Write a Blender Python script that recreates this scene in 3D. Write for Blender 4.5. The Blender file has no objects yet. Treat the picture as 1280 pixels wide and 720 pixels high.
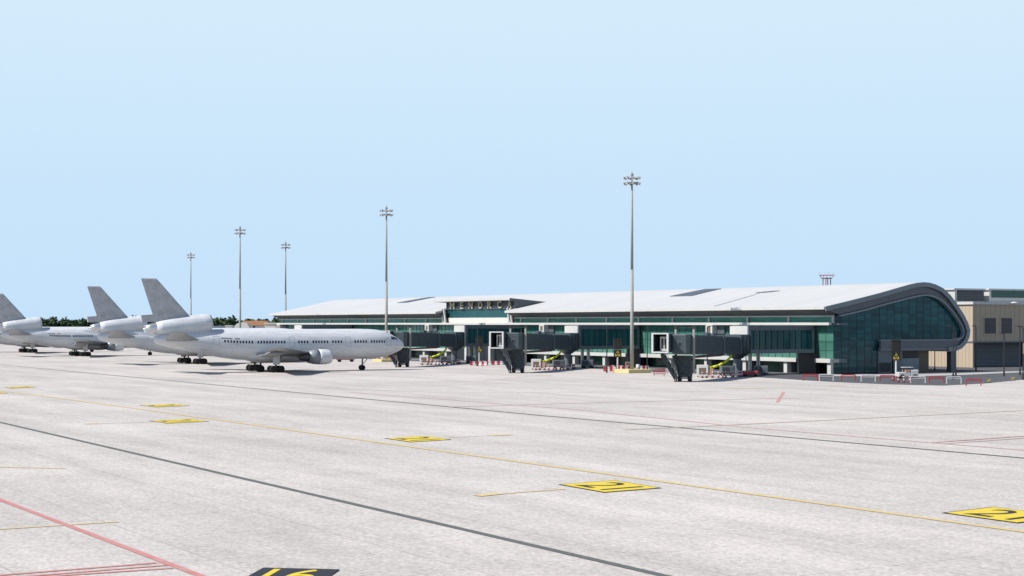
import bpy, math, random
from mathutils import Vector, Matrix
random.seed(7)
scene = bpy.context.scene
COL = scene.collection
R = math.radians

# ------------------------------------------------------------------ camera model
F, H, HY = 2000.0, 9.3, 404.5          # focal length in px of a 1280 px frame, eye height, horizon row
def G(x, y):
    """ground point seen at a photo pixel"""
    Z = F*H/(y-HY)
    return Vector(((x-640)/F*Z, Z, 0))
def P(x, Z, z=0):
    return Vector(((x-640)/F*Z, Z, z))

# ------------------------------------------------------------------ mesh builder
class MB:
    def __init__(s): s.v=[]; s.f=[]; s.m=[]; s.sm=[]; s.mi=0; s.smooth=False
    def add(s, vs, fs):
        b=len(s.v); s.v+= [tuple(v) for v in vs]
        for f in fs:
            s.f.append(tuple(i+b for i in f)); s.m.append(s.mi); s.sm.append(s.smooth)
        return s
    def box(s, lo, hi):
        x0,y0,z0=lo; x1,y1,z1=hi
        if x0>x1:x0,x1=x1,x0
        if y0>y1:y0,y1=y1,y0
        if z0>z1:z0,z1=z1,z0
        return s.add([(x0,y0,z0),(x1,y0,z0),(x1,y1,z0),(x0,y1,z0),(x0,y0,z1),(x1,y0,z1),(x1,y1,z1),(x0,y1,z1)],
            [(3,2,1,0),(4,5,6,7),(0,1,5,4),(1,2,6,5),(2,3,7,6),(3,0,4,7)])
    def cbox(s, c, sz):
        return s.box([c[i]-sz[i]/2 for i in range(3)],[c[i]+sz[i]/2 for i in range(3)])
    def prism(s, pts, lo, hi, ax=0):
        """2-D outline pts swept along axis ax from lo to hi"""
        n=len(pts)
        def mk(p,t):
            if ax==0: return (t,p[0],p[1])
            if ax==1: return (p[0],t,p[1])
            return (p[0],p[1],t)
        vs=[mk(p,lo) for p in pts]+[mk(p,hi) for p in pts]
        fs=[tuple(range(n-1,-1,-1)),tuple(range(n,2*n))]+[(i,(i+1)%n,n+(i+1)%n,n+i) for i in range(n)]
        return s.add(vs,fs)
    def ring(s, outer, inner, lo, hi, ax=0, closed=True):
        """band between two outlines of equal length, swept along ax"""
        n=len(outer)
        def mk(p,t):
            if ax==0: return (t,p[0],p[1])
            if ax==1: return (p[0],t,p[1])
            return (p[0],p[1],t)
        vs=[mk(p,lo) for p in outer]+[mk(p,lo) for p in inner]+[mk(p,hi) for p in outer]+[mk(p,hi) for p in inner]
        fs=[]
        for i in range(n if closed else n-1):
            j=(i+1)%n
            fs+=[(i,j,n+j,n+i),(2*n+i,3*n+i,3*n+j,2*n+j),(i,2*n+i,2*n+j,j),(n+i,n+j,3*n+j,3*n+i)]
        if not closed:
            fs+=[(0,n,3*n,2*n),(n-1,3*n-1,4*n-1,2*n-1)]
        return s.add(vs,fs)
    def tube(s, a, b, r0, r1=None, n=10, cap=True):
        r1=r0 if r1 is None else r1
        a=Vector(a); b=Vector(b); d=(b-a).normalized()
        u=d.orthogonal().normalized(); w=d.cross(u)
        vs=[]
        for p,r in ((a,r0),(b,r1)):
            for k in range(n):
                t=2*math.pi*k/n; vs.append(p+u*r*math.cos(t)+w*r*math.sin(t))
        fs=[(k,(k+1)%n,n+(k+1)%n,n+k) for k in range(n)]
        if cap: fs+=[tuple(range(n-1,-1,-1)),tuple(range(n,2*n))]
        return s.add(vs,fs)
    def path(s, pts, r, n=8):
        for a,b in zip(pts,pts[1:]): s.tube(a,b,r,n=n)
        return s
    def loft(s, rings, cap=True, closed=True):
        n=len(rings[0]); vs=[p for r in rings for p in r]; fs=[]
        for i in range(len(rings)-1):
            for k in range(n if closed else n-1):
                j=(k+1)%n
                fs.append((i*n+k,i*n+j,(i+1)*n+j,(i+1)*n+k))
        if cap and closed:
            fs.append(tuple(range(n-1,-1,-1))); L=(len(rings)-1)*n; fs.append(tuple(range(L,L+n)))
        return s.add(vs,fs)
    def lathe_x(s, prof, c, n=28, cap=True):
        """revolve (x, r) about the x axis through c"""
        rings=[[(c[0]+x,c[1]+r*math.cos(2*math.pi*k/n),c[2]+r*math.sin(2*math.pi*k/n)) for k in range(n)] for x,r in prof]
        return s.loft(rings,cap)
    def lathe_z(s, prof, c, n=24, cap=True):
        rings=[[(c[0]+r*math.cos(2*math.pi*k/n),c[1]+r*math.sin(2*math.pi*k/n),c[2]+z) for k in range(n)] for z,r in prof]
        return s.loft(rings,cap)
    def build(s, name, mats, parent=None, bevel=0, fixn=True):
        me=bpy.data.meshes.new(name); me.from_pydata(s.v,[],s.f)
        if not isinstance(mats,(list,tuple)): mats=[mats]
        for m in mats: me.materials.append(m)
        for p,mi,sm in zip(me.polygons,s.m,s.sm): p.material_index=mi; p.use_smooth=sm
        if fixn:
            import bmesh
            bm=bmesh.new(); bm.from_mesh(me); bmesh.ops.recalc_face_normals(bm,faces=bm.faces); bm.to_mesh(me); bm.free()
        me.update()
        o=bpy.data.objects.new(name,me); COL.objects.link(o)
        if parent is not None: o.parent=parent
        if bevel:
            b=o.modifiers.new('bevel','BEVEL'); b.width=bevel; b.segments=2; b.limit_method='ANGLE'
        return o

def tag(o,label=None,cat=None,group=None,kind=None):
    if label: o['label']=label
    if cat: o['category']=cat
    if group: o['group']=group
    if kind: o['kind']=kind
    return o
def thing(name,label,cat,loc=(0,0,0),rz=0,group=None):
    o=bpy.data.objects.new(name,None); COL.objects.link(o); o.location=loc; o.rotation_euler=(0,0,rz)
    o.empty_display_size=.5
    return tag(o,label,cat,group)
def kids(o): return [c for c in list(COL.objects) if c.parent==o]
def dup(o,loc,rz=None,label=None,parent=None):
    c=o.copy(); COL.objects.link(c)
    if parent is None:
        c.location=loc
        if rz is not None: c.rotation_euler=(0,0,rz)
        if label: c['label']=label
    else: c.parent=parent
    for k in kids(o): dup(k,None,parent=c)
    return c

# ------------------------------------------------------------------ materials
def mat(name,col,rough=.6,metal=0,spec=.5,var=0,vscale=1.0,bump=0,bscale=8,vcol=None,coat=0,stretch=None):
    m=bpy.data.materials.new(name); m.use_nodes=True; nt=m.node_tree; b=nt.nodes['Principled BSDF']
    b.inputs['Base Color'].default_value=(*col,1); b.inputs['Roughness'].default_value=rough
    b.inputs['Metallic'].default_value=metal; b.inputs['Specular IOR Level'].default_value=spec
    b.inputs['Coat Weight'].default_value=coat
    if var or bump:
        tc=nt.nodes.new('ShaderNodeTexCoord'); mp=nt.nodes.new('ShaderNodeMapping')
        nt.links.new(tc.outputs['Object'],mp.inputs['Vector'])
        if stretch: mp.inputs['Scale'].default_value=stretch
    if var:
        n=nt.nodes.new('ShaderNodeTexNoise'); n.inputs['Scale'].default_value=vscale; n.inputs['Detail'].default_value=8; n.inputs['Roughness'].default_value=.65
        nt.links.new(mp.outputs['Vector'],n.inputs['Vector'])
        r=nt.nodes.new('ShaderNodeValToRGB'); r.color_ramp.elements[0].position=.3; r.color_ramp.elements[1].position=.7
        c2=vcol if vcol else tuple(c*(1-var) for c in col)
        r.color_ramp.elements[0].color=(*c2,1); r.color_ramp.elements[1].color=(*col,1)
        nt.links.new(n.outputs['Fac'],r.inputs['Fac']); nt.links.new(r.outputs['Color'],b.inputs['Base Color'])
    if bump:
        n2=nt.nodes.new('ShaderNodeTexNoise'); n2.inputs['Scale'].default_value=bscale; n2.inputs['Detail'].default_value=4
        nt.links.new(mp.outputs['Vector'],n2.inputs['Vector'])
        bp=nt.nodes.new('ShaderNodeBump'); bp.inputs['Strength'].default_value=bump; bp.inputs['Distance'].default_value=.05
        nt.links.new(n2.outputs['Fac'],bp.inputs['Height']); nt.links.new(bp.outputs['Normal'],b.inputs['Normal'])
    return m

# terminal axis
NRM=math.hypot(1210,F); DX,DY=-1210/NRM,F/NRM        # along the facade, away from the camera
AX,AY=-DX,-DY                                        # local +x of the terminal
NX,NY=-DY,DX                                         # out of the long facade (to the left)
TROT=math.atan2(AY,AX)
Z0=F*H/63.5; C0=Vector(((1042-640)/F*Z0,Z0,0))
def S(px,n=0):
    """distance along the facade (offset n outwards) seen at photo column px"""
    k=(px-640)/F; X=C0.x+n*NX; Z=C0.y+n*NY
    return (X-k*Z)/(k*DY-DX)
def T(s,n=0,z=0): return Vector((C0.x+s*DX+n*NX, C0.y+s*DY+n*NY, z))

def concrete(name,c1,c2,joints=True):
    m=bpy.data.materials.new(name); m.use_nodes=True; nt=m.node_tree; L=nt.links; b=nt.nodes['Principled BSDF']
    b.inputs['Roughness'].default_value=.9; b.inputs['Specular IOR Level'].default_value=.04
    tc=nt.nodes.new('ShaderNodeTexCoord'); mp=nt.nodes.new('ShaderNodeMapping'); mp.inputs['Rotation'].default_value=(0,0,-TROT)
    L.new(tc.outputs['Object'],mp.inputs['Vector'])
    def noise(sc,det,rough,stretch=None):
        n=nt.nodes.new('ShaderNodeTexNoise'); n.inputs['Scale'].default_value=sc; n.inputs['Detail'].default_value=det; n.inputs['Roughness'].default_value=rough
        if stretch:
            q=nt.nodes.new('ShaderNodeMapping'); q.inputs['Scale'].default_value=stretch; L.new(mp.outputs['Vector'],q.inputs['Vector']); L.new(q.outputs['Vector'],n.inputs['Vector'])
        else: L.new(mp.outputs['Vector'],n.inputs['Vector'])
        return n
    big=noise(.035,6,.6); med=noise(.35,7,.7); fine=noise(1.7,11,.88); stain=noise(.12,6,.65,(.25,1.6,1))
    def math_(op,a,bv):
        n=nt.nodes.new('ShaderNodeMath'); n.operation=op
        for i,v in enumerate((a,bv)):
            if isinstance(v,(int,float)): n.inputs[i].default_value=v
            else: L.new(v,n.inputs[i])
        return n.outputs[0]
    v=math_('MULTIPLY',big.outputs['Fac'],.25)
    v=math_('ADD',v,math_('MULTIPLY',med.outputs['Fac'],.22))
    v=math_('ADD',v,math_('MULTIPLY',fine.outputs['Fac'],.80))
    v=math_('ADD',v,math_('MULTIPLY',stain.outputs['Fac'],.42))
    r=nt.nodes.new('ShaderNodeValToRGB'); e=r.color_ramp.elements
    e[0].position=.60; e[0].color=(*c2,1); e[1].position=.95; e[1].color=(*c1,1)
    L.new(v,r.inputs['Fac']); out=r.outputs['Color']
    # dark pits and specks
    sp=noise(1.1,12,.9); rr=nt.nodes.new('ShaderNodeValToRGB'); rr.color_ramp.elements[0].position=.30; rr.color_ramp.elements[0].color=(.62,.61,.60,1); rr.color_ramp.elements[1].position=.44; rr.color_ramp.elements[1].color=(1,1,1,1)
    L.new(sp.outputs['Fac'],rr.inputs['Fac'])
    mx=nt.nodes.new('ShaderNodeMixRGB'); mx.blend_type='MULTIPLY'; mx.inputs['Fac'].default_value=1; L.new(out,mx.inputs[1]); L.new(rr.outputs['Color'],mx.inputs[2]); out=mx.outputs[0]
    gr=noise(4.5,4,.7); rg=nt.nodes.new('ShaderNodeValToRGB'); rg.color_ramp.elements[0].position=.34; rg.color_ramp.elements[0].color=(.66,.65,.64,1); rg.color_ramp.elements[1].position=.64; rg.color_ramp.elements[1].color=(1.0,1.0,1.0,1)
    L.new(gr.outputs['Fac'],rg.inputs['Fac'])
    mg=nt.nodes.new('ShaderNodeMixRGB'); mg.blend_type='MULTIPLY'; mg.inputs['Fac'].default_value=1; L.new(out,mg.inputs[1]); L.new(rg.outputs['Color'],mg.inputs[2])
    hv=nt.nodes.new('ShaderNodeMixRGB'); hv.blend_type='MULTIPLY'; hv.inputs['Fac'].default_value=1; hv.inputs[2].default_value=(1.13,1.13,1.13,1); L.new(mg.outputs[0],hv.inputs[1]); out=hv.outputs[0]
    if joints:
        br=nt.nodes.new('ShaderNodeTexBrick'); br.offset=0; br.inputs['Scale'].default_value=1; br.inputs['Brick Width'].default_value=7.5; br.inputs['Row Height'].default_value=7.5
        br.inputs['Mortar Size'].default_value=.045; br.inputs['Mortar Smooth'].default_value=.3; br.inputs['Color1'].default_value=(1,1,1,1); br.inputs['Color2'].default_value=(.955,.95,.95,1); br.inputs['Mortar'].default_value=(.66,.65,.64,1)
        L.new(mp.outputs['Vector'],br.inputs['Vector'])
        m2=nt.nodes.new('ShaderNodeMixRGB'); m2.blend_type='MULTIPLY'; m2.inputs['Fac'].default_value=.7; L.new(out,m2.inputs[1]); L.new(br.outputs['Color'],m2.inputs[2]); out=m2.outputs[0]
    L.new(out,b.inputs['Base Color'])
    bp=nt.nodes.new('ShaderNodeBump'); bp.inputs['Strength'].default_value=.25; bp.inputs['Distance'].default_value=.02
    L.new(fine.outputs['Fac'],bp.inputs['Height']); L.new(bp.outputs['Normal'],b.inputs['Normal'])
    return m

def glass(name,c1,c2,bw,bh,rough=.08,spec=.28,axes='XZ'):
    """tinted curtain-wall glass; each pane differs a little"""
    m=bpy.data.materials.new(name); m.use_nodes=True; nt=m.node_tree; L=nt.links; b=nt.nodes['Principled BSDF']
    b.inputs['Roughness'].default_value=rough; b.inputs['Specular IOR Level'].default_value=spec
    tc=nt.nodes.new('ShaderNodeTexCoord'); sx=nt.nodes.new('ShaderNodeSeparateXYZ'); cb=nt.nodes.new('ShaderNodeCombineXYZ')
    L.new(tc.outputs['Object'],sx.inputs[0]); L.new(sx.outputs[axes[0]],cb.inputs['X']); L.new(sx.outputs[axes[1]],cb.inputs['Y'])
    br=nt.nodes.new('ShaderNodeTexBrick'); br.offset=0; br.inputs['Scale'].default_value=1; br.inputs['Brick Width'].default_value=bw; br.inputs['Row Height'].default_value=bh
    br.inputs['Mortar Size'].default_value=0; br.inputs['Color1'].default_value=(0,0,0,1); br.inputs['Color2'].default_value=(1,1,1,1); br.inputs['Bias'].default_value=0
    L.new(cb.outputs[0],br.inputs['Vector'])
    n=nt.nodes.new('ShaderNodeTexNoise'); n.inputs['Scale'].default_value=.25; n.inputs['Detail'].default_value=5; L.new(tc.outputs['Object'],n.inputs['Vector'])
    mm=nt.nodes.new('ShaderNodeMixRGB'); mm.inputs['Fac'].default_value=.5; L.new(br.outputs['Color'],mm.inputs[1]); L.new(n.outputs['Fac'],mm.inputs[2])
    r=nt.nodes.new('ShaderNodeValToRGB'); r.color_ramp.elements[0].position=.2; r.color_ramp.elements[1].position=.8
    r.color_ramp.elements[0].color=(*c1,1); r.color_ramp.elements[1].color=(*c2,1)
    L.new(mm.outputs[0],r.inputs['Fac']); L.new(r.outputs['Color'],b.inputs['Base Color'])
    bp=nt.nodes.new('ShaderNodeBump'); bp.inputs['Strength'].default_value=.05; bp.inputs['Distance'].default_value=.3
    L.new(br.outputs['Color'],bp.inputs['Height']); L.new(bp.outputs['Normal'],b.inputs['Normal'])
    return m

M={}
M['concrete']=concrete('apron concrete',(.565,.528,.492),(.282,.264,.249))
M['asphalt']=mat('service road asphalt',(.085,.09,.095),.9,var=.35,vscale=.4,bump=.2)
M['pave']=mat('pale paving',(.42,.41,.40),.85,var=.2,vscale=.6)
M['grass']=mat('dry grass',(.12,.12,.06),.95,var=.5,vscale=.05)
M['roofwhite']=mat('white roof sheet',(.485,.485,.475),.6,spec=.2,var=.05,vscale=.12,stretch=(1,.3,1))
M['white']=mat('white painted metal',(.52,.52,.49),.55,var=.12,vscale=.8)
M['cream']=mat('cream wall',(.55,.54,.49),.7,var=.1,vscale=.5)
M['slate']=mat('slate grey cladding',(.085,.10,.12),.45,var=.18,vscale=.4)
M['slate_l']=mat('light slate trim',(.17,.20,.225),.45,var=.15,vscale=.6)
M['slate_d']=mat('dark slate cladding',(.035,.04,.05),.5,var=.2,vscale=.6)
M['panelgrey']=mat('grey panel cladding',(.13,.15,.17),.5,var=.15,vscale=.5)
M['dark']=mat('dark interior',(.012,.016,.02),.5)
M['soffit']=mat('grey soffit boards',(.12,.125,.135),.6,var=.15,vscale=.3)
M['glass_end']=glass('teal curtain wall glass',(.005,.036,.046),(.013,.094,.108),1.9,.62,axes='YZ')
M['glass_front']=glass('green curtain wall glass',(.04,.125,.10),(.075,.20,.155),2.02,1.55,axes='XZ')
M['glass_cler']=glass('green clerestory glass',(.03,.18,.12),(.05,.26,.18),2.42,2,axes='XZ')
M['glass_box']=glass('dark blue green glazing',(.012,.06,.068),(.022,.10,.105),1.4,9,axes='YZ')
M['glass_gf']=glass('dark green ground floor glass',(.01,.05,.035),(.02,.10,.065),1.5,3,axes='XZ')
M['bar']=mat('dark glazing bar',(.008,.04,.044),.4,spec=.2)
M['bargreen']=mat('green glazing bar',(.035,.085,.075),.4)
M['beige']=mat('beige ribbed cladding',(.43,.35,.255),.7,var=.08,vscale=1.2,stretch=(3,3,.15))
M['bridge']=mat('dark grey bridge cladding',(.048,.068,.080),.45,var=.3,vscale=.7)
M['bridge_l']=mat('mid grey bridge cladding',(.085,.108,.125),.45,var=.2,vscale=.7)
M['truss']=mat('dark green grey steel',(.020,.034,.039),.5,var=.3,vscale=1.5)
M['rubber']=mat('black rubber',(.012,.012,.013),.8)
M['steel']=mat('galvanised steel',(.46,.46,.43),.5,metal=.15,var=.15,vscale=1.5)
M['polesteel']=mat('weathered beige grey mast steel',(.34,.335,.30),.75,spec=.2,var=.2,vscale=.4)
M['darksteel']=mat('black painted steel',(.02,.022,.025),.5)
M['lamp']=mat('floodlight glass',(.6,.6,.6),.25)
M['lampbody']=mat('floodlight housing',(.26,.26,.25),.5)
M['yellow']=mat('yellow paint',(.80,.62,.02),.7,var=.12,vscale=1.2)
M['dimyellow']=mat('dim yellow figures',(.45,.34,.03),.7)
M['ypanel']=mat('yellow ground paint',(.66,.50,.02),.85,spec=.1,var=.2,vscale=4,vcol=(.52,.41,.09))
M['yline']=mat('worn yellow line paint',(.54,.415,.16),.9,spec=.05,var=.3,vscale=.7,vcol=(.50,.42,.26))
M['rline']=mat('worn red line paint',(.46,.175,.165),.9,spec=.05,var=.3,vscale=.9,vcol=(.45,.26,.24))
M['rdash']=mat('half worn red paint',(.46,.215,.19),.9,spec=.05,var=.3,vscale=.9,vcol=(.44,.30,.27))
M['rfaint']=mat('faded red line paint',(.48,.27,.25),.9,spec=.05,var=.3,vscale=.5,vcol=(.44,.385,.36))
M['yfaint']=mat('faded yellow line paint',(.47,.40,.24),.9,spec=.05,var=.3,vscale=.5,vcol=(.44,.395,.34))
M['drain']=mat('slot drain iron',(.115,.12,.11),.7,var=.3,vscale=3)
M['gblack']=mat('black ground paint',(.02,.02,.025),.7,var=.3,vscale=3)
M['slabyellow']=mat('yellow painted concrete',(.56,.47,.20),.8,var=.3,vscale=1.6,vcol=(.5,.44,.24))
M['red']=mat('red paint',(.36,.025,.03),.5,var=.2,vscale=2)
M['redwhite']=mat('white barrier plastic',(.56,.55,.54),.5,var=.15,vscale=3)
M['hose']=mat('yellow green hose',(.55,.62,.02),.6,var=.2,vscale=3)
M['tan']=mat('pinkish tan casing',(.40,.24,.18),.6,var=.15,vscale=3)
M['jet']=mat('white aircraft paint',(.63,.64,.65),.36,spec=.4,var=.07,vscale=.5)
M['jetgrey']=mat('weathered grey aircraft paint',(.47,.475,.485),.5,var=.32,vscale=.8,vcol=(.33,.325,.315))
M['jetwing']=mat('grey wing paint',(.24,.255,.27),.4,var=.15,vscale=.6)
M['alu']=mat('bare metal lip',(.55,.56,.58),.3,metal=.7)
M['exhaust']=mat('burnt exhaust metal',(.10,.10,.105),.45,metal=.5,var=.3,vscale=2)
M['jetwin']=mat('dark window',(.006,.008,.015),.2)
M['jettext']=mat('dark grey lettering',(.10,.08,.08),.6)
M['jetline']=mat('grey door seal',(.34,.36,.39),.5)
M['gear']=mat('gear leg metal',(.09,.09,.095),.5)
M['leaf']=mat('dark pine foliage',(.030,.055,.022),.9,var=.6,vscale=.25,vcol=(.05,.085,.03))
M['trunk']=mat('bark',(.06,.045,.03),.9)
M['tile']=mat('orange roof tiles',(.50,.25,.12),.8,var=.25,vscale=.6)
M['stonewall']=mat('pale rendered wall',(.52,.49,.45),.8,var=.1,vscale=.3)
M['letter']=mat('cream metal letter',(.42,.37,.25),.45)
M['louvre']=mat('brown louvre',(.13,.10,.07),.6)
M['screen']=mat('black display face',(.012,.011,.010),.4)
M['screenred']=mat('dark brown display face',(.035,.022,.02),.45)

def seams(m,bw=2.3,bh=1.45,mo=.03,mc=(.80,.81,.83,1),grime=.7):
    nt=m.node_tree; L=nt.links; b=nt.nodes['Principled BSDF']; src=b.inputs['Base Color'].links[0].from_socket
    tc=nt.nodes.new('ShaderNodeTexCoord'); sx=nt.nodes.new('ShaderNodeSeparateXYZ'); cb=nt.nodes.new('ShaderNodeCombineXYZ')
    L.new(tc.outputs['Object'],sx.inputs[0]); L.new(sx.outputs['X'],cb.inputs['X']); L.new(sx.outputs['Z'],cb.inputs['Y'])
    br=nt.nodes.new('ShaderNodeTexBrick'); br.offset=.35; br.inputs['Scale'].default_value=1; br.inputs['Brick Width'].default_value=bw; br.inputs['Row Height'].default_value=bh
    br.inputs['Mortar Size'].default_value=mo; br.inputs['Color1'].default_value=(1,1,1,1); br.inputs['Color2'].default_value=(.955,.96,.965,1); br.inputs['Mortar'].default_value=mc
    L.new(cb.outputs[0],br.inputs['Vector'])
    mx=nt.nodes.new('ShaderNodeMixRGB'); mx.blend_type='MULTIPLY'; mx.inputs['Fac'].default_value=.8; L.new(src,mx.inputs[1]); L.new(br.outputs['Color'],mx.inputs[2])
    st=nt.nodes.new('ShaderNodeTexNoise'); st.inputs['Scale'].default_value=1.0; st.inputs['Detail'].default_value=6
    mp=nt.nodes.new('ShaderNodeMapping'); mp.inputs['Scale'].default_value=(.35,1,2.2); L.new(tc.outputs['Object'],mp.inputs['Vector']); L.new(mp.outputs['Vector'],st.inputs['Vector'])
    r=nt.nodes.new('ShaderNodeValToRGB'); r.color_ramp.elements[0].position=.33; r.color_ramp.elements[0].color=(.80,.80,.79,1); r.color_ramp.elements[1].position=.55; r.color_ramp.elements[1].color=(1,1,1,1); L.new(st.outputs['Fac'],r.inputs['Fac'])
    m2=nt.nodes.new('ShaderNodeMixRGB'); m2.blend_type='MULTIPLY'; m2.inputs['Fac'].default_value=grime; L.new(mx.outputs[0],m2.inputs[1]); L.new(r.outputs['Color'],m2.inputs[2])
    L.new(m2.outputs[0],b.inputs['Base Color'])
seams(M['jet'])
seams(M['roofwhite'],3.0,90,.05,(.90,.90,.91,1),.08)
seams(M['bridge_l'],1.4,40,.04,(.6,.6,.6,1),.5)
seams(M['panelgrey'],2.4,1.6,.03,(.7,.7,.7,1),.4)
# ------------------------------------------------------------------ ground, road, markings
def sheet(name,pts,z,m,kind='structure'):
    mb=MB(); mb.add([(p[0],p[1],z) for p in pts],[tuple(range(len(pts)))])
    o=mb.build(name,m)
    if o.data.polygons[0].normal.z<0: o.data.flip_normals()
    o['kind']=kind
    return o
sheet('ground',[(-3500,-600),(3500,-600),(3500,6000),(-3500,6000)],-.02,M['grass'])
sheet('apron',[(-520,-300),(600,-300),(600,700),(-520,760)],0,M['concrete'])

def line(name,pix,w,m,z=.02,world=None):
    pts=[G(*p) for p in pix] if world is None else world
    mb=MB(); vs=[];fs=[]
    for i,p in enumerate(pts):
        a=pts[max(0,i-1)]; b=pts[min(len(pts)-1,i+1)]
        t=(b-a).normalized(); n=Vector((-t.y,t.x,0))*w/2
        vs+=[(p.x+n.x,p.y+n.y,z),(p.x-n.x,p.y-n.y,z)]
    for i in range(len(pts)-1): fs.append((2*i,2*i+1,2*i+3,2*i+2))
    mb.add(vs,fs); o=mb.build(name,m)
    for p in o.data.polygons:
        if p.normal.z<0: p.flip()
    o['kind']='structure'; return o
line('drain_channel',[(-160,491),(0,528),(830,720),(1000,759.3)],.44,M['drain'])
line('drain_channel',[(-160,441),(54,461),(680,519.8),(1280,572.8),(1500,592)],.55,M['drain'])
line('taxi_line',[(-150,470),(21,491),(105,502),(190,513.5),(268,524.5),(400,543),(680,581.7),(1280,665),(1560,704)],.5,M['yline'],.024)
line('red_line',[(-150,568),(0,625),(250,720),(330,750)],.34,M['rline'],.024)
for a,b in (((-60,724.2),(195,704)),((-20,725),(213,706.5)),((30,723),(216,710.5))):
    line('red_line',[a,b],.26,M['rline'],.02)
line('lead_in_line',[(-90,582),(82,586)],.3,M['yline'],.02)
line('lead_in_line',[(-60,665.5),(148,652.5)],.28,M['yline'],.02)
line('lead_in_line',[(602,619.3),(706,611.5)],.28,M['yline'],.02)
line('lead_in_line',[(596,620.2),(625,617.2)],.75,M['yline'],.028)
line('lead_in_line',[(560,547.3),(640,543.5)],.2,M['yfaint'],.02)
line('lead_in_line',[(612,544.9),(640,543.5)],.7,M['yline'],.028)
line('lead_in_line',[(106,530.2),(192,527.6)],.25,M['yfaint'],.02)
line('lead_in_line',[(106,530.2),(126,529.6)],.7,M['yline'],.028)
line('lead_in_line',[(48,483.6),(106,482.2)],.3,M['yfaint'],.02)
line('red_line',[(440,490.5),(720,512),(930,534),(1158,553),(1300,564.5)],.55,M['rfaint'],.02)
line('lead_in_line',[(780,537.5),(900,532),(1300,512.3)],.4,M['yfaint'],.028)
line('red_line',[(1165,553.5),(1300,544)],.3,M['rline'],.028)
line('red_line',[(1178,555),(1300,546.6)],.25,M['rfaint'],.032)
line('red_line',[(971.5,503),(979.5,490)],.42,M['rdash'],.02)
line('red_line',[(560,509),(760,503),(1000,497.5)],.4,M['rfaint'],.032)
line('lead_in_line',[(905,485),(955,485.7)],1.4,M['yline'],.02)
line('lead_in_line',[(1036,481.6),(1056,482)],1.4,M['yline'],.02)
line('lead_in_line',[(670,469.3),(690,469.7)],1.2,M['yline'],.02)
line('lead_in_line',[(480,478),(600,476.5),(660,471)],.35,M['yfaint'],.02)
line('joint_line',[(300,482),(560,491),(900,489.5)],.3,M['yfaint'],.02)

# service road along the terminal and round its end
rd=[T(300,17),T(62,17),T(30,18.5),T(12,19.5),T(4,20.5)]
rd+=[G(985,474),G(1040,477.5),G(1110,480.5),G(1180,482),G(1230,479.5),G(1290,473.5),G(1500,462)]
rd+=[Vector((420,420,0)),Vector((300,700,0)),T(300,-60)]
sheet('service_road',rd,.014,M['asphalt'])
sheet('pavement',[G(1041,470.2),G(1130,470.6),G(1190,469.3),G(1300,464.5),G(1300,463.2),G(1190,466.8),G(1130,468),G(1041,468.2)],.028,M['pave'])
sheet('pavement',[T(258,9.5),T(6,9.5),T(6,7.5),T(258,7.5)],.028,M['pave'])

# ------------------------------------------------------------------ stand number panels
def text_mesh(body,bold=.0):
    cu=bpy.data.curves.new('t','FONT'); cu.body=body; cu.offset=bold; cu.align_x='LEFT'
    ob=bpy.data.objects.new('t',cu); COL.objects.link(ob)
    dg=bpy.context.evaluated_depsgraph_get(); me=bpy.data.meshes.new_from_object(ob.evaluated_get(dg))
    vs=[tuple(v.co) for v in me.vertices]; fs=[tuple(p.vertices) for p in me.polygons]
    bpy.data.objects.remove(ob); bpy.data.curves.remove(cu); bpy.data.meshes.remove(me)
    xs=[v[0] for v in vs]; ys=[v[1] for v in vs]; x0,x1,y0,y1=min(xs),max(xs),min(ys),max(ys)
    return [((v[0]-x0)/(x1-x0),(v[1]-y0)/(y1-y0)) for v in vs],fs
def panel(label,o,u,v,body,mbg,mfg,margin,bold,edge=True,shape=(.8,.8)):
    """o corner, u reading edge, v upward edge (world vectors)"""
    c=o+(u+v)/2
    t=thing('stand_number_panel',label,'ground marking',(c.x,c.y,0),0,'painted stand number panels')
    def q(a,b): p=o+u*a+v*b-c; return (p.x,p.y)
    if edge:
        e=.035
        MB().add([(*q(a,b),.026) for a,b in ((0,0),(1,0),(1,1),(0,1))],[(0,1,2,3)]).build('border',M['gblack'],t)
        MB().add([(*q(a,b),.034) for a,b in ((e,e),(1-e,e),(1-e,1-e),(e,1-e))],[(0,1,2,3)]).build('field',mbg,t)
    else:
        MB().add([(*q(a,b),.034) for a,b in ((0,0),(1,0),(1,1),(0,1))],[(0,1,2,3)]).build('field',mbg,t)
    vs,fs=text_mesh(body,bold)
    a0=(1-shape[0])/2; b0=(1-shape[1])/2
    mb=MB(); mb.add([(*q(a0+a*shape[0],b0+b*shape[1]),.042) for a,b in vs],fs); mb.build('digits',mfg,t,fixn=False)
    return t
def pan_px(label,left,top,right,bottom,body,shape=(.62,.72)):
    l,tp,b=G(*left),G(*top),G(*bottom)
    panel(label,l,b-l,tp-l,body,M['ypanel'],M['gblack'],.1,.0,True,shape)
pan_px('yellow stand panel nearest the camera at the right edge of the apron',(1176.5,641.5),(1241.5,634),None,(1272.5,654.6),'21')
pan_px('yellow diamond stand panel beside the taxi line in front of the tall floodlight mast',(697,606),(768,600.8),None,(755,616.2),'21')
pan_px('yellow stand panel on the far side of the taxi line, midway across the apron',(480,548.2),(531,545.2),None,(513,553),'21')
pan_px('yellow stand panel nearer than the taxi line, lower of a pair',(186,526.2),(238,523.8),None,(209,529.6),'21')
pan_px('yellow stand panel beyond the taxi line, upper of a pair',(174,506.8),(217,505.2),None,(194,509.2),'21')
pan_px('small far yellow stand panel just beyond the taxi line near the left edge',(6,484.3),(38,482.8),None,(13,485.8),'21')
pan_px('yellow stand panel cut off by the left edge of the photo',(-34,491.5),(0,490),None,(-24,493.2),'21')
tl,tr,bl=G(329,710.5),G(425,712.6),G(312,720)
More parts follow.
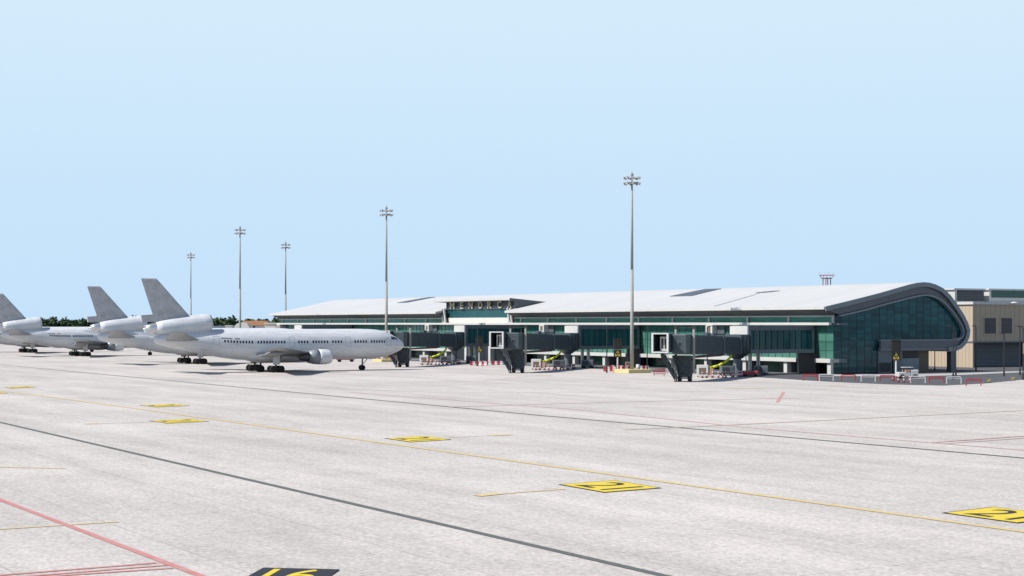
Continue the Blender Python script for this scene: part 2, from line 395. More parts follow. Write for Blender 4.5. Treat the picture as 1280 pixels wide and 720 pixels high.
dn=(bl-tl)*1.75
panel('black stand panel with yellow number 16 at the bottom edge',tl+dn,tr-tl,-dn,'16',M['gblack'],M['ypanel'],.1,.004,False,(.66,.84))

# ------------------------------------------------------------------ terminal
TERM=thing('terminal_building','long airport terminal with sweeping white roof and green glass facade','terminal',C0,TROT)
LEN=257.0
def tb(mb,s0,s1,y0,y1,z0,z1): return mb.box((-s0,y0,z0),(-s1,y1,z1))
# outline of the roof at the camera end, read in the plane 1.3 m out from the end glass
E=1.3
def prof(px,py,e=E):
    cx,cz=C0.x+e*AX,C0.y+e*AY
    k=(px-640)/F; y=(k*cz-cx)/(.8555-.5176*k)
    return (y,H+(HY-py)*(cz+.5176*y)/F)
outer=[prof(*p) for p in [(1032,383.2),(1056,377.4),(1080,371.4),(1101,366),(1122,359.9),(1138,355.4),(1147,353.4),(1155,352.7),(1162,353.3),(1170,355.6),(1179,360.2),(1188,368.6),(1197,380.8),(1205,393.3),(1210,403),(1213,413),(1212,421),(1208.5,429),(1202.5,435.5),(1195,438.8),(1186,439.4)]]
inner_trim=[prof(p[0],p[1],.3) for p in [(1047,393.6),(1064,389.8),(1082,385.4),(1101,379.8),(1121,374.6),(1136,370.8),(1145,368.8),(1153,367.8),(1159,368),(1166,369.8),(1173.5,373.6),(1181,380),(1188.5,388.5),(1195.5,398),(1200,405.5),(1202.5,412),(1203,417),(1202,420.5),(1200,423),(1196,424.6),(1188,425.2)]]
def inset(pts,d):
    out=[]
    for i,p in enumerate(pts):
        a=pts[max(0,i-1)]; b=pts[min(len(pts)-1,i+1)]
        tx,ty=b[0]-a[0],b[1]-a[1]; l=math.hypot(tx,ty); out.append((p[0]+ty/l*d,p[1]-tx/l*d))
    return out
shell_in=inset(outer,.55)
# refine helper on the top of the roof
def roof_z(y):
    for a,b in zip(outer,outer[1:]):
        if a[0]<=y<=b[0]: return a[1]+(b[1]-a[1])*(y-a[0])/(b[0]-a[0])
    return outer[0][1]
DS0,DS1=S(645),S(558)            # dormer extent
CUT=9.2
def clip_from(pts,pin,ymin):
    o=[];i_=[]
    for k in range(len(pts)-1):
        a,b=pts[k],pts[k+1]
        if not o and b[0]>ymin:
            t=max(0,(ymin-a[0])/(b[0]-a[0])); o.append((a[0]+(b[0]-a[0])*t,a[1]+(b[1]-a[1])*t))
            c,d=pin[k],pin[k+1]; i_.append((c[0]+(d[0]-c[0])*t,c[1]+(d[1]-c[1])*t))
        if o: o.append(b); i_.append(pin[k+1])
    return o,i_
rb=MB(); rb.smooth=False
rb.ring(outer,shell_in,E-.25,-DS0,0,False)
rb.ring(outer,shell_in,-DS1,-(LEN+2),0,False)
oc,ic=clip_from(outer,shell_in,CUT)
rb.ring(oc,ic,-DS0,-DS1,0,False)
ROOF=rb.build('roof',M['roofwhite'],TERM)
# standing seams on the roof would be sub-pixel; a slim gutter closes the eave
gt=MB(); e0=outer[0]
for a,b in ((-E+.3,DS0),(DS1,LEN+2)): tb(gt,a,b,e0[0]-.12,e0[0]-.01,e0[1]-.5,e0[1]+.02)
gt.build('gutter',M['white'],TERM)
# end rim, fascia band, trim
MB().ring(outer,inset(outer,.85),E+.02,E-.24,0,False).build('roof_rim',M['slate_l'],TERM)
nn=len(outer)
MB().ring(inset(outer,.6),inset(inner_trim,-.1),.75,.35,0,False).build('fascia_band',M['slate'],TERM)
MB().ring(inner_trim,inset(inner_trim,.34),.95,.2,0,False).build('glazing_trim',M['slate_l'],TERM)
# end glass wall
g=MB(); yb=inner_trim[-1][0]
poly=[(0.06,.12),(0.06,10.6)]+[p for p in inner_trim]+[(inner_trim[-1][0],6.22),(10.95,6.22),(10.95,.12)]
g.prism(poly,0.0,-.18); EG=g.build('end_glass',M['glass_end'],TERM)
def roof_in(y):
    best=None
    for a,b in zip(inner_trim,inner_trim[1:]):
        if min(a[0],b[0])<=y<=max(a[0],b[0]) and a[0]!=b[0]:
            z=a[1]+(b[1]-a[1])*(y-a[0])/(b[0]-a[0]); best=z if best is None else max(best,z)
    return best if best else 10.6
mu=MB(); y=1.9
while y<33:
    z0=.12 if y<10.9 else 6.3
    mu.box((.0,y-.03,z0),(.04,y+.03,roof_in(y))); y+=1.9
z=1.24
while z<16.5:
    ys=[yy*.1 for yy in range(1,340) if roof_in(yy*.1)>z+.05 and (yy*.1<10.9 or z>6.4)]
    if ys: mu.box((.0,min(ys),z-.03),(.05,max(ys),z+.03))
    z+=1.24
mu.build('glazing_bars',M['bar'],TERM)
# canopy fascia along the underside of the end bulge, and the block under it
cf=MB(); cf.box((.9,10.9,4.75),(.3,31.4,6.05)); cf.build('canopy_fascia',M['slate'],TERM)
cf=MB(); cf.box((1.0,10.75,4.2),(.3,31.2,4.74)); cf.build('canopy_edge',M['panelgrey'],TERM)
MB().box((1.0,10.7,6.06),(.2,31.6,6.3)).build('canopy_ledge',M['slate_l'],TERM)
so=MB(); so.box((.3,21.6,4.25),(-(LEN),31.2,4.6)); so.build('underside',M['soffit'],TERM)
w=MB(); w.box((.25,10.9,0),(-.2,14.3,4.2)); w.build('entrance_wall',M['panelgrey'],TERM)
lv=MB()
for k in range(9): lv.box((.3,11.1+k*.34,.3),(.26,11.35+k*.34,2.0))
lv.build('louvre',M['dark'],TERM)
w=MB(); w.box((.1,14.9,0),(-.2,17.2,4.2)); w.build('entrance_wall',M['panelgrey'],TERM)
w=MB(); w.box((.1,17.2,0),(-.25,21.5,2.75)); w.build('entrance_panel',M['slate_l'],TERM)
w=MB(); w.box((-.6,14.3,0),(-.9,22.0,4.2)); w.build('entrance_recess',M['dark'],TERM)
w=MB(); w.box((-.9,21.7,0),(-LEN,22.0,4.2)); w.build('back_wall',M['slate_d'],TERM)
w=MB(); w.box((-1.2,22.2,0),(-1.6,25.4,4.2)); w.build('entrance_screen',M['louvre'],TERM)
w=MB(); w.box((.2,29.9,0),(-.9,31.1,4.22)); w.build('column',M['slate'],TERM)
w=MB(); w.box((-12,29.9,0),(-13,31.1,4.22)); w.build('column',M['slate'],TERM)
# long facade ------------------------------------------------------
sf=MB()
for a,b in ((.05,DS0-.05),(DS1+.05,LEN)):
    sf.add([(-a,-3.05,11.9),(-a,-.35,10.82),(-a,.4,10.82),(-a,.4,12.2),(-b,-3.05,11.9),(-b,-.35,10.82),(-b,.4,10.82),(-b,.4,12.2)],
       [(0,1,5,4),(1,2,6,5),(2,3,7,6),(0,4,7,3),(0,3,2,1),(4,5,6,7)])
sf.build('soffit',M['soffit'],TERM)
ld=MB()
for a,b in ((0,DS0),(DS1,LEN)): tb(ld,a,b,-.4,.3,10.53,10.8)
ld.build('clerestory_head',M['white'],TERM)
cg=MB()
for a,b in ((.1,DS0),(DS1,LEN)): tb(cg,a,b,0,.12,9.5,10.53)
cg.build('clerestory_glass',M['glass_cler'],TERM)
s=0
while s<LEN+1:
    if not (DS0-2<s<DS1+2):
        tb(MB(),s-.25 if s else 0,s+.3,-.25,.2,9.5,10.53).build('clerestory_post',M['white'],TERM)
    s+=12.15
tb(MB(),-.15,LEN+.3,-1.3,.3,9.02,9.5).build('upper_ledge',M['white'],TERM)
MB().box((.16,-.6,9.05),(2.0,1.6,9.38)).build('ledge_end',M['slate'],TERM)
tb(MB(),.1,LEN,0,.15,2.85,9.02).build('main_glass',M['glass_front'],TERM)
mb=MB(); s=2.02
while s<LEN:
    tb(mb,s-.04,s+.04,-.08,.0,2.85,9.02); s+=2.02
for z in (4.4,5.95,7.5): tb(mb,.1,LEN,-.06,.01,z-.03,z+.03)
mb.build('glazing_bars',M['bargreen'],TERM)
CORR=[S(1022),S(803),S(656),S(443)]
gaps=[]
for c in CORR: gaps.append((c-.3,c+4.9))
gaps[2]=(gaps[2][0],S(574))
lo=-.15
for a,b in gaps+[(LEN,LEN)]:
    if a>lo: tb(MB(),lo,a,-1.0,.3,2.12,2.85).build('lower_ledge',M['white'],TERM)
    lo=b
MB().box((.16,-.4,2.2),(1.9,1.5,2.8)).build('ledge_end',M['slate'],TERM)
tb(MB(),.3,LEN,1.5,1.8,0,2.12).build('ground_floor_wall',M['dark'],TERM)
for k in range(21):
    a=1.2+k*12.15
    if any(g0-1<a+6<g1+1 for g0,g1 in gaps): continue
    tb(MB(),a+1.2,a+7.6,1.35,1.5,.15,1.95).build('ground_floor_window',M['glass_gf'],TERM)
for k in range(22):
    a=k*12.15+(.0 if k else .1)
    tb(MB(),a,a+.95,-.6,.5,0,2.12).build('pillar',M['white'],TERM)
for px in (592,622): tb(MB(),S(px)-.5,S(px)+.5,-2.4,-1.4,0,4.0).build('pillar',M['white'],TERM)
# dark block at corridor roots
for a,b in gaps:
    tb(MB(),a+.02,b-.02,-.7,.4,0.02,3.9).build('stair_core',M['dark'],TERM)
# white boxed vents and grey panels above the bridges
for px in (894,684,540,345.5+8):
    c=S(px)
    v=tb(MB(),c-1.05,c+1.05,-1.6,-.1,7.25,9.01).build('vent_housing',M['white'],TERM)
    tb(MB(),c-.5,c+.5,-1.64,-1.58,7.65,8.75).build('vent_grille',M['louvre'],v)
    tb(MB(),c-3.4,c-1.07,-.4,-.05,7.25,9.01).build('grey_panel',M['slate'],TERM)
# far end wall and roof ends
MB().prism([(0,0),(0,10.6)]+[(p[0],p[1]) for p in shell_in[1:18]]+[(30,4.4),(22,4.4),(22,0)],-LEN,-LEN-.3).build('end_wall',M['slate'],TERM)
# dormer with the airport name ------------------------------------
dz=lambda y:15.5-.085*(y+1.6)
dr=MB(); yb=10.2
dr.add([(-DS0+.0,-1.8,dz(-1.8)),(-DS1-4.2,-1.8,dz(-1.8)),(-DS1-1.6,yb,dz(yb)),(-DS0,yb,dz(yb)),
        (-DS0+.0,-1.8,dz(-1.8)-.5),(-DS1-4.2,-1.8,dz(-1.8)-.5),(-DS1-1.6,yb,dz(yb)-.5),(-DS0,yb,dz(yb)-.5)],
       [(0,1,2,3),(7,6,5,4),(0,4,5,1),(1,5,6,2),(2,6,7,3),(3,7,4,0)])
dr.build('dormer_roof',M['roofwhite'],TERM)
for s_ in (DS0+.35,DS1-.35):
    pts=[(-.15,dz(-.15)-.52),(yb-.4,dz(yb-.4)-.52),(yb-.4,roof_z(yb-.4)-1),(6,roof_z(6)-.9),(2,roof_z(2)-.9),(-.2,roof_z(-.2)-.9)]
    MB().prism(pts,-s_-.15,-s_+.15).build('dormer_cheek',M['slate'],TERM)
MB().prism([(-1.83,dz(-1.8)),(-1.83,dz(-1.8)-.55),(yb,dz(yb)-.5),(yb,dz(yb)+.0)],-DS0+.02,-DS0+.14).build('dormer_verge',M['slate'],TERM)
a,b=DS0+.55,DS1-.55
tb(MB(),a,b,.1,.4,13.75,14.98).build('sign_board',M['slate_d'],TERM)
tb(MB(),a,b,-.05,.4,12.95,13.74).build('sign_ledge',M['panelgrey'],TERM)
tb(MB(),a,b,.2,.4,10.8,12.94).build('dormer_glass',M['glass_box'],TERM)
tb(MB(),a,b,-.1,.4,9.51,10.79).build('dormer_wall',M['cream'],TERM)
for s_ in (DS0+.2,DS1-1.4):
    mb=MB()
    for off in (0,1.25):
        YY=-1.25
        mb.add([(-s_-off-1.0,YY,13.1),(-s_-off-.55,YY,13.1),(-s_-off+.35,YY,9.5),(-s_-off-.1,YY,9.5),
            (-s_-off-1.0,YY+.35,13.1),(-s_-off-.55,YY+.35,13.1),(-s_-off+.35,YY+.35,9.5),(-s_-off-.1,YY+.35,9.5)],
            [(0,1,2,3),(4,7,6,5),(0,4,5,1),(1,5,6,2),(2,6,7,3),(3,7,4,0)])
    tb(mb,s_-.2,s_+1.6,YY,YY+.35,9.5,9.75)
    mb.build('raking_post',M['white'],TERM)
    tb(MB(),s_+.1,s_+2.1,-.9,-.6,9.55,12.9).build('post_infill',M['dark'],TERM)
for ch,px in zip('MENORCA',(565.5,577.5,588.5,600.5,612,624.5,637)):
    vs,fs=text_mesh(ch,.012)
    c=S(px,.3); hgt=1.75; wd={'M':2.3,'E':1.6}.get(ch,1.9)*1.0
    mb=MB(); n=len(vs)
    # reading direction on this facade runs towards the camera (+x local)
    f3=[(-c-wd/2+u*wd,-.42,13.1+v*hgt) for u,v in vs]; b3=[(x,-.2,z) for x,_,z in f3]
    from collections import Counter
    ec=Counter(); 
    for f in fs:
        for i in range(len(f)): ec[tuple(sorted((f[i],f[(i+1)%len(f)])))]+=1
    fa=[tuple(f) for f in fs]+[tuple(i+n for i in reversed(f)) for f in fs]
    for (i,j),k in ec.items():
        if k==1: fa.append((i,j,j+n,i+n))
    mb.add(f3+b3,fa); mb.build('letter',M['letter'],TERM)
# roof skylights (slots running up the slope) -----------------------
def on_roof(px,py):
    k=(px-640)/F; best=None
    yy=-2.5
    while yy<21.5:
        # s on the plane at inward yy
        X=C0.x+.8555*yy; Z=C0.y+.5176*yy
        s_=(X-k*Z)/(k*DY-DX); zz=H+(HY-py)*(Z+s_*DY)/F
        e=abs(zz-roof_z(yy))
        if best is None or e<best[0]: best=(e,s_,yy)
        yy+=.1
    return best[1],best[2]
def skylight(p_lo_l,p_lo_r,p_hi_l,p_hi_r):
    q=[on_roof(*p) for p in (p_lo_l,p_lo_r,p_hi_r,p_hi_l)]
    ylo=(q[0][1]+q[1][1])/2; yhi=(q[2][1]+q[3][1])/2
    mb=MB(); N=8; rings=[]
    for i in range(N+1):
        t=i/N; y_=ylo+(yhi-ylo)*t
        sl=q[0][0]+(q[3][0]-q[0][0])*t; sr=q[1][0]+(q[2][0]-q[1][0])*t; z_=roof_z(y_)
        rings.append([(-sl,y_,z_-.1),(-sr,y_,z_-.1),(-sr,y_,z_+.14),(-sl,y_,z_+.14)])
    mb.loft(rings); return mb.build('skylight',M['slate'],TERM)
skylight((838,370.6),(864,370.3),(885,361.4),(899,361.9))
skylight((497,378.6),(508,378.6),(536,371.9),(543.5,371.9))
skylight((946,366.0),(956,366.2),(968,364.0),(974,364.2))
q0=on_roof(893,383); q1=on_roof(951,366)
mb=MB(); pr=None
for i in range(13):
    t=i/12; s_=q0[0]+(q1[0]-q0[0])*t; y_=q0[1]+(q1[1]-q0[1])*t; p=(-s_,y_,roof_z(y_)+.05)
    if pr: mb.tube(pr,p,.04,n=6)
    pr=p
mb.build('roof_cable',M['slate_l'],TERM)

# ------------------------------------------------------------------ fixed corridors out to the bridges
clabels=['dark glazed boarding corridor nearest the rounded end of the terminal','dark glazed boarding corridor behind the tall floodlight mast',
         'dark glazed boarding corridor below the name sign of the terminal','far dark boarding corridor seen just above the airliner fuselage']
for c,lb in zip(CORR,clabels):
    t=thing('boarding_corridor',lb,'walkway',T(c,0),TROT,'boarding corridors fixed to the terminal')
    w_=4.7; L_=16.4
    b=lambda mb,s0,s1,n0,n1,z0,z1: mb.box((-s0,-n0,z0),(-s1,-n1,z1))
    mb=MB(); b(mb,0,w_,.75,L_,3.9,4.6); b(mb,0,w_,.75,L_,8.1,8.95); b(mb,.02,.5,.75,1.3,4.6,8.1); b(mb,.02,.5,L_-.6,L_,4.6,8.1); mb.build('frame',M['panelgrey'],t)
    b(MB(),.14,w_-.1,1.3,L_-.6,4.6,8.1).build('glazing',M['glass_box'],t)
    mb=MB()
    k=2.4
    while k<L_-.8: b(mb,.05,.2,k-.05,k+.05,4.6,8.1); k+=1.42
    mb.build('glazing_bars',M['bar'],t)
    b(MB(),-.05,w_+.2,L_+.0,L_+.35,3.6,8.85).build('end_wall',M['white'],t)
    b(MB(),1.0,1.5,L_-3.5,L_-3.0,0,3.9).build('support_column',M['white'],t); b(MB(),3.3,3.8,L_-3.5,L_-3.0,0,3.9).build('support_column',M['white'],t)

# ------------------------------------------------------------------ passenger bridges
def make_bridge():
    t=thing('passenger_bridge','x','passenger bridge')
    LB=34.0
    # local x runs from the rotunda to the wheels
    mb=MB(); mb.smooth=True
    mb.lathe_z([(3.0,.9),(3.9,2.2),(4.0,2.35),(7.2,2.35),(7.35,2.2)],(0,0,0)); mb.build('rotunda',M['bridge'],t)
    mb=MB()
    for k in range(18):
        a=2*math.pi*k/18; mb.tube((2.38*math.cos(a),2.38*math.sin(a),4.0),(2.38*math.cos(a),2.38*math.sin(a),7.2),.07,n=5)
    mb.build('rotunda_ribs',M['truss'],t)
    mb=MB(); mb.tube((0,0,0),(0,0,3.3),.75,n=16); mb.box((-1.3,-1.3,0),(1.3,1.3,.25)); mb.build('rotunda_column',M['panelgrey'],t)
    def tun(x0,x1,w,z0,z1,h,rib):
        mb=MB()
        mb.add([(x0,-w/2,z0),(x0,w/2,z0),(x0,w/2,z0+h),(x0,-w/2,z0+h),(x1,-w/2,z1),(x1,w/2,z1),(x1,w/2,z1+h),(x1,-w/2,z1+h)],
           [(0,1,2,3),(4,7,6,5),(0,4,5,1),(1,5,6,2),(2,6,7,3),(3,7,4,0)])
        n=int((x1-x0)/rib)
        for i in range(n):
            x=x0+(i+.3)*rib; zz=z0+(z1-z0)*(x-x0)/(x1-x0)
            mb.mi=1; mb.box((x,-w/2-.11,zz+.12),(x+rib*.4,w/2+.11,zz+h-.12))
        return mb
    tun(1.8,17,2.35,3.95,4.15,2.95,.55).build('inner_tunnel',[M['bridge'],M['bridge_l']],t)
    tun(15,LB+.6,2.55,4.05,4.4,3.1,.55).build('outer_tunnel',[M['bridge'],M['bridge_l']],t)
    MB().box((14.6,-1.55,3.85),(15.4,1.55,7.35)).build('tunnel_portal',M['bridge_l'],t); MB().box((2.3,-1.5,3.9),(3.3,1.5,7.3)).build('tunnel_portal',M['bridge_l'],t)
    mb=MB(); mb.box((15.4,-1.2,3.72),(LB-1,-.9,3.98)); mb.box((15.4,.9,3.72),(LB-1,1.2,3.98)); mb.build('support_beam',mat_redbeam,t)
    MB().box((22,.2,7.25),(24,1.0,7.85)).build('roof_unit',M['bridge_l'],t); MB().box((17.5,-.6,7.15),(18.5,.6,7.65)).build('roof_unit',M['bridge_l'],t)
    # head box over the wheels and swivelling cab
    mb=MB(); mb.box((LB+.6,-1.2,4.5),(LB+3.2,1.2,7.6)); mb.build('cab_head',M['bridge'],t,bevel=.12)
    mb=MB(); mb.box((LB+3.19,-.25,5.65),(LB+3.26,.5,6.45)); mb.build('head_window_frame',M['bridge_l'],t)
    MB().box((LB+3.24,-.1,5.78),(LB+3.3,.35,6.3)).build('head_window',M['jetwin'],t)
    cx,cy=LB+3.2,-2.56
    mb=MB(); w_=2.6
    x0,x1,y0,y1,z0,z1=cx-1.8,cx+1.8,cy-w_/2,cy+w_/2,4.75,7.72
    mb.box((x0,y0,z0),(x1,y0+.15,z1)); mb.box((x0,y1-.15,z0),(x1,y1,z1)); mb.box((x0,y0,z1-.15),(x1,y1,z1)); mb.box((x0,y0,z0),(x1,y1,z0+.2)); mb.box((x0,y0,z0),(x0+.15,y1,z1))
    cab=mb.build('cab',M['bridge'],t)
    mb=MB(); f=.2; X0,X1=x1,x1+.3
    mb.box((X0,y0-.1,z0-.1),(X1,y0+f,z1+.1)); mb.box((X0,y1-f,z0-.1),(X1,y1+.1,z1+.1)); mb.box((X0,y0+f,z1-f+.1),(X1,y1-f,z1+.1)); mb.box((X0,y0+f,z0-.1),(X1,y1-f,z0+f-.1))
    mb.build('cab_frame',M['redwhite'],cab)
    mb=MB(); mb.box((x1-.9,cy-.3,z0+.2),(x1-.84,y1-.2,z1-.5)); mb.build('cab_door',M['cream'],cab)
    mb=MB(); mb.box((x1-.83,cy-.1,z0+.6),(x1-.8,cy+.25,z1-.8)); mb.box((x1-.83,cy+.45,z0+.6),(x1-.8,cy+.8,z1-.8)); mb.build('door_glass',M['dark'],cab)
    # lift columns
    for s_ in (-1,1):
        mb=MB(); mb.box((LB-.2,s_*1.5-.16,1.6),(LB+.2,s_*1.5+.16,8.5)); mb.build('lift_column',M['polesteel'],t)
        mb=MB(); mb.box((LB-.3,s_*1.5-.26,8.5),(LB+.3,s_*1.5+.26,8.9)); mb.build('column_cap',M['darksteel'],t)
    mb=MB(); mb.box((LB-.2,-1.4,3.4),(LB+.2,1.4,3.8)); mb.box((LB-.15,-1.4,8.55),(LB+.15,1.4,8.7)); mb.build('cross_beam',M['truss'],t)
    # tapered drive frame with bracing
    mb=MB()
    def frustum(mb,xa,wa,za,xb,wb,zb,d):
        mb.add([(xa-d,-wa,za),(xa+d,-wa,za),(xa+d,wa,za),(xa-d,wa,za),(xb-d,-wb,zb),(xb+d,-wb,zb),(xb+d,wb,zb),(xb-d,wb,zb)],
           [(3,2,1,0),(4,5,6,7),(0,1,5,4),(1,2,6,5),(2,3,7,6),(3,0,4,7)])
    def lean(mb,ya0,ya1,za,yb0,yb1,zb,d):
        mb.add([(LB-d,ya0,za),(LB+d,ya0,za),(LB+d,ya1,za),(LB-d,ya1,za),(LB-d,yb0,zb),(LB+d,yb0,zb),(LB+d,yb1,zb),(LB-d,yb1,zb)],
           [(3,2,1,0),(4,5,6,7),(0,1,5,4),(1,2,6,5),(2,3,7,6),(3,0,4,7)])
    lean(mb,-.95,1.1,.72,-1.2,1.35,2.2,.5)
    mb.build('drive_frame',M['truss'],t,bevel=.08)
    mb=MB(); lean(mb,-1.2,1.34,2.21,-2.0,1.0,4.2,.42); mb.build('drive_head',M['truss'],t,bevel=.08)
    mb=MB(); mb.tube((LB+.2,-.6,.56),(LB+.2,.6,.56),.13,n=10); mb.build('axle',M['steel'],t)
    mb=MB()
    for a,b in (((-.9,1.0),(.95,4.0)),((1.0,1.0),(-1.85,4.0)),((-.95,.95),(1.05,.95)),((-1.95,4.1),(1.0,4.1)),((-.95,.9),(-1.2,2.2)),((-1.2,2.2),(-1.95,4.1)),((1.1,.9),(1.3,2.2)),((1.3,2.2),(1.0,4.1)),((-1.2,2.2),(1.3,2.2))):
        mb.tube((LB+.54,a[0],a[1]),(LB+.54,b[0],b[1]),.055,n=6)
    mb.build('bracing',M['bridge_l'],t)
    for s_ in (-1,1):
        mb=MB(); mb.smooth=False; mb.tube((LB,s_*.85-.24,.56),(LB,s_*.85+.24,.56),.56,n=20); wh=mb.build('wheel',M['rubber'],t)
        mb=MB(); mb.tube((LB,s_*.85-.26,.56),(LB,s_*.85+.26,.56),.24,n=12); mb.build('hub',M['steel'],wh)
    # service stair
    st=MB(); a=Vector((LB+2.2,-3.2,4.5)); b_=Vector((LB+1.9,-.9,.5))
    for off in (-.5,.5):
        o_=Vector((off,0,0)); d=(b_-a)
        st.add([a+o_+Vector((-.04,0,-.45)),a+o_+Vector((.04,0,-.45)),a+o_+Vector((.04,0,.75)),a+o_+Vector((-.04,0,.75)),
                b_+o_+Vector((-.04,0,-.45)),b_+o_+Vector((.04,0,-.45)),b_+o_+Vector((.04,0,.75)),b_+o_+Vector((-.04,0,.75))],
               [(0,1,2,3),(4,7,6,5),(0,4,5,1),(1,5,6,2),(2,6,7,3),(3,7,4,0)])
    for i in range(14):
        p=a+(b_-a)*(i+.5)/14; st.box((p.x-.5,p.y-.14,p.z-.03),(p.x+.5,p.y+.14,p.z+.03))
    st.box((LB+1.6,-3.8,4.62),(LB+2.8,-2.9,4.72))
    sto=st.build('service_stair',M['truss'],t)
    hr=MB()
    for off in (-.5,.5):
        o_=Vector((off,0,1.15)); hr.tube(a+o_,b_+o_,.035,n=6)
        for i in range(5):
            p=a+(b_-a)*i/4; hr.tube(p+Vector((off,0,0)),p+o_,.03,n=6)
    hr.build('handrail',M['steel'],sto)
    sp=MB(); sp.box((LB+1.4,-1.1,.0),(LB+2.4,-.6,.12)); sp.tube((LB+1.9,-.85,.1),(LB+1.9,-.85,.5),.12,n=8); sp.build('stair_foot',M['truss'],t)
    # yellow air hose hanging from the tunnel
    mb=MB(); mb.smooth=True
    pts=[(8.6,1.0,3.8),(8.7,.95,3.4),(9.0,.6,2.95),(9.5,0,2.45),(10.1,-.8,2.0),(10.7,-1.7,1.7),(11.2,-2.4,1.55)]
    mb.path(pts,.21,8); mb.build('air_hose',M['hose'],t)
    return t
mat_redbeam=mat('dull red brown beam',(.10,.035,.035),.6)
BV=Vector((-11.1,-32.6,0)); brz=math.atan2(BV.y,BV.x)
LBR=34.0
wheels=[G(856,476.9),G(647.5,466),G(504.5,458.8)]
br0=make_bridge()
brl=['grey passenger bridge nearest the camera, right of the tallest floodlight mast',
     'grey passenger bridge in the middle, its open white framed cab clear of any aircraft',
     'grey passenger bridge whose cab hides behind the nose of the airliner']
rot=[];brzs=[]
for c,wp in zip(CORR[:3],wheels):
    u_=(wp-T(c+.9,18.5)).normalized(); rot.append(wp-u_*LBR); brzs.append(math.atan2(u_.y,u_.x))
bridges=[]
for i,(p,l) in enumerate(zip(rot,brl)):
    o=br0 if i==0 else dup(br0,p,brzs[i],l)
    o.location=p; o.rotation_euler=(0,0,brzs[i]); o['label']=l; o['group']='passenger bridges along the terminal'; bridges.append(o)

# ------------------------------------------------------------------ equipment under each bridge
def make_cabinet():
    t=thing('air_cabinet','x','air unit')
    MB().box((-1.0,-.8,.15),(1.0,.8,2.1)).build('casing',M['redwhite'],t,bevel=.05)
    MB().box((-.6,-.84,.5),(.6,-.8,1.6)).build('grille',M['louvre'],t)
    MB().box((1.02,-.6,.3),(1.9,.6,1.5)).build('side_box',M['tan'],t,bevel=.04)
    mb=MB()
    for x in (-.8,.8,1.6): mb.box((x-.08,-.6,0),(x+.08,.6,.15))
    mb.build('skid',M['darksteel'],t); return t
def make_gpu():
    t=thing('ground_power_unit','x','power unit')
    MB().box((-1.25,-.75,.45),(1.25,.75,1.75)).build('housing',M['panelgrey'],t,bevel=.06)
    MB().box((-1.0,-.79,.7),(.2,-.75,1.5)).build('grille',M['slate_d'],t)
    MB().box((.4,-.79,.8),(1.05,-.75,1.45)).build('panel',M['slate'],t)
    MB().box((-1.3,-.6,.3),(1.3,.6,.45)).build('chassis',M['darksteel'],t)
    for x in (-.85,.85):
        for y in (-.65,.65):
            mb=MB(); mb.tube((x,y-.11,.3),(x,y+.11,.3),.3,n=14); mb.build('wheel',M['rubber'],t)
    mb=MB(); mb.tube((1.25,0,.4),(2.1,0,.3),.05,n=6); mb.build('tow_bar',M['steel'],t); return t
def make_bollard():
    t=thing('striped_bollard','x','bollard')
    MB().lathe_z([(0,.28),(.08,.28),(.1,.16)],(0,0,0),n=12).build('foot',M['rubber'],t)
    mb=MB(); mb.mi=0; mb.tube((0,0,.1),(0,0,.38),.14,n=10); mb.mi=1; mb.tube((0,0,.38),(0,0,.64),.14,n=10); mb.mi=0; mb.tube((0,0,.64),(0,0,.9),.14,n=10)
    mb.mi=1; mb.tube((0,0,.9),(0,0,1.05),.14,.1,n=10)
    mb.build('striped_post',[M['red'],M['redwhite']],t); return t
cab0,gpu0,bol0=make_cabinet(),make_gpu(),make_bollard()
where=['under the nearest bridge','under the middle bridge','under the bridge by the airliner nose']
first=[True]
for i,b in enumerate(bridges):
    Mx=Matrix.Translation(rot[i])@Matrix.Rotation(brzs[i],4,'Z')
    def loc(x,y): return Mx@Vector((x,y,0))
    p=loc(11.4,-3.3); c=cab0 if i==0 else dup(cab0,p); c.location=p; c.rotation_euler=(0,0,R(-8)); c['label']='white air cabinet below the yellow hose '+where[i]; c['group']='white air cabinets under the bridges'
    p=loc(3.6,-.9); c=gpu0 if i==0 else dup(gpu0,p); c.location=p; c.rotation_euler=(0,0,R(5)); c['label']='grey power unit left of the column '+where[i]; c['group']='grey power units under the bridges'
    p=loc(-.2,4.3); c=dup(gpu0,p,R(-12),'grey power unit right of the column '+where[i])
    n=15
    for k in range(n):
        tt=k/(n-1)
        pl=loc(17-12*tt+random.uniform(-.35,.35), -2.6+3.4*math.sin(tt*2.2)+1.6*tt+random.uniform(-.3,.3)+1.0)
        if i==0 and k==0: o=bol0; o.location=pl
        else: o=dup(bol0,pl)
        o['label']='red and white striped bollard in the row '+where[i]; o['group']='striped bollards '+where[i]
# dark red closed trailer beside the nearest bridge
p=G(938.5,470.8)
t=thing('baggage_trailer','dark red closed baggage trailer beside the nearest bridge rotunda','trailer',p,R(-3))
MB().box((-1.4,-.7,.4),(1.4,.7,1.05)).build('body',M['red'],t,bevel=.05)
mb=MB(); mb.box((-1.3,-.72,.85),(-.1,-.7,.95)); mb.box((.1,-.72,.85),(1.3,-.7,.95)); mb.build('side_rail',M['tan'],t)
for x in (-.9,.9):
    for y in (-.6,.6):
        mb=MB(); mb.tube((x,y-.1,.24),(x,y+.1,.24),.24,n=14); mb.build('wheel',M['rubber'],t)
mb=MB(); mb.tube((-1.4,0,.4),(-2.2,0,.25),.05,n=6); mb.build('tow_bar',M['darksteel'],t)

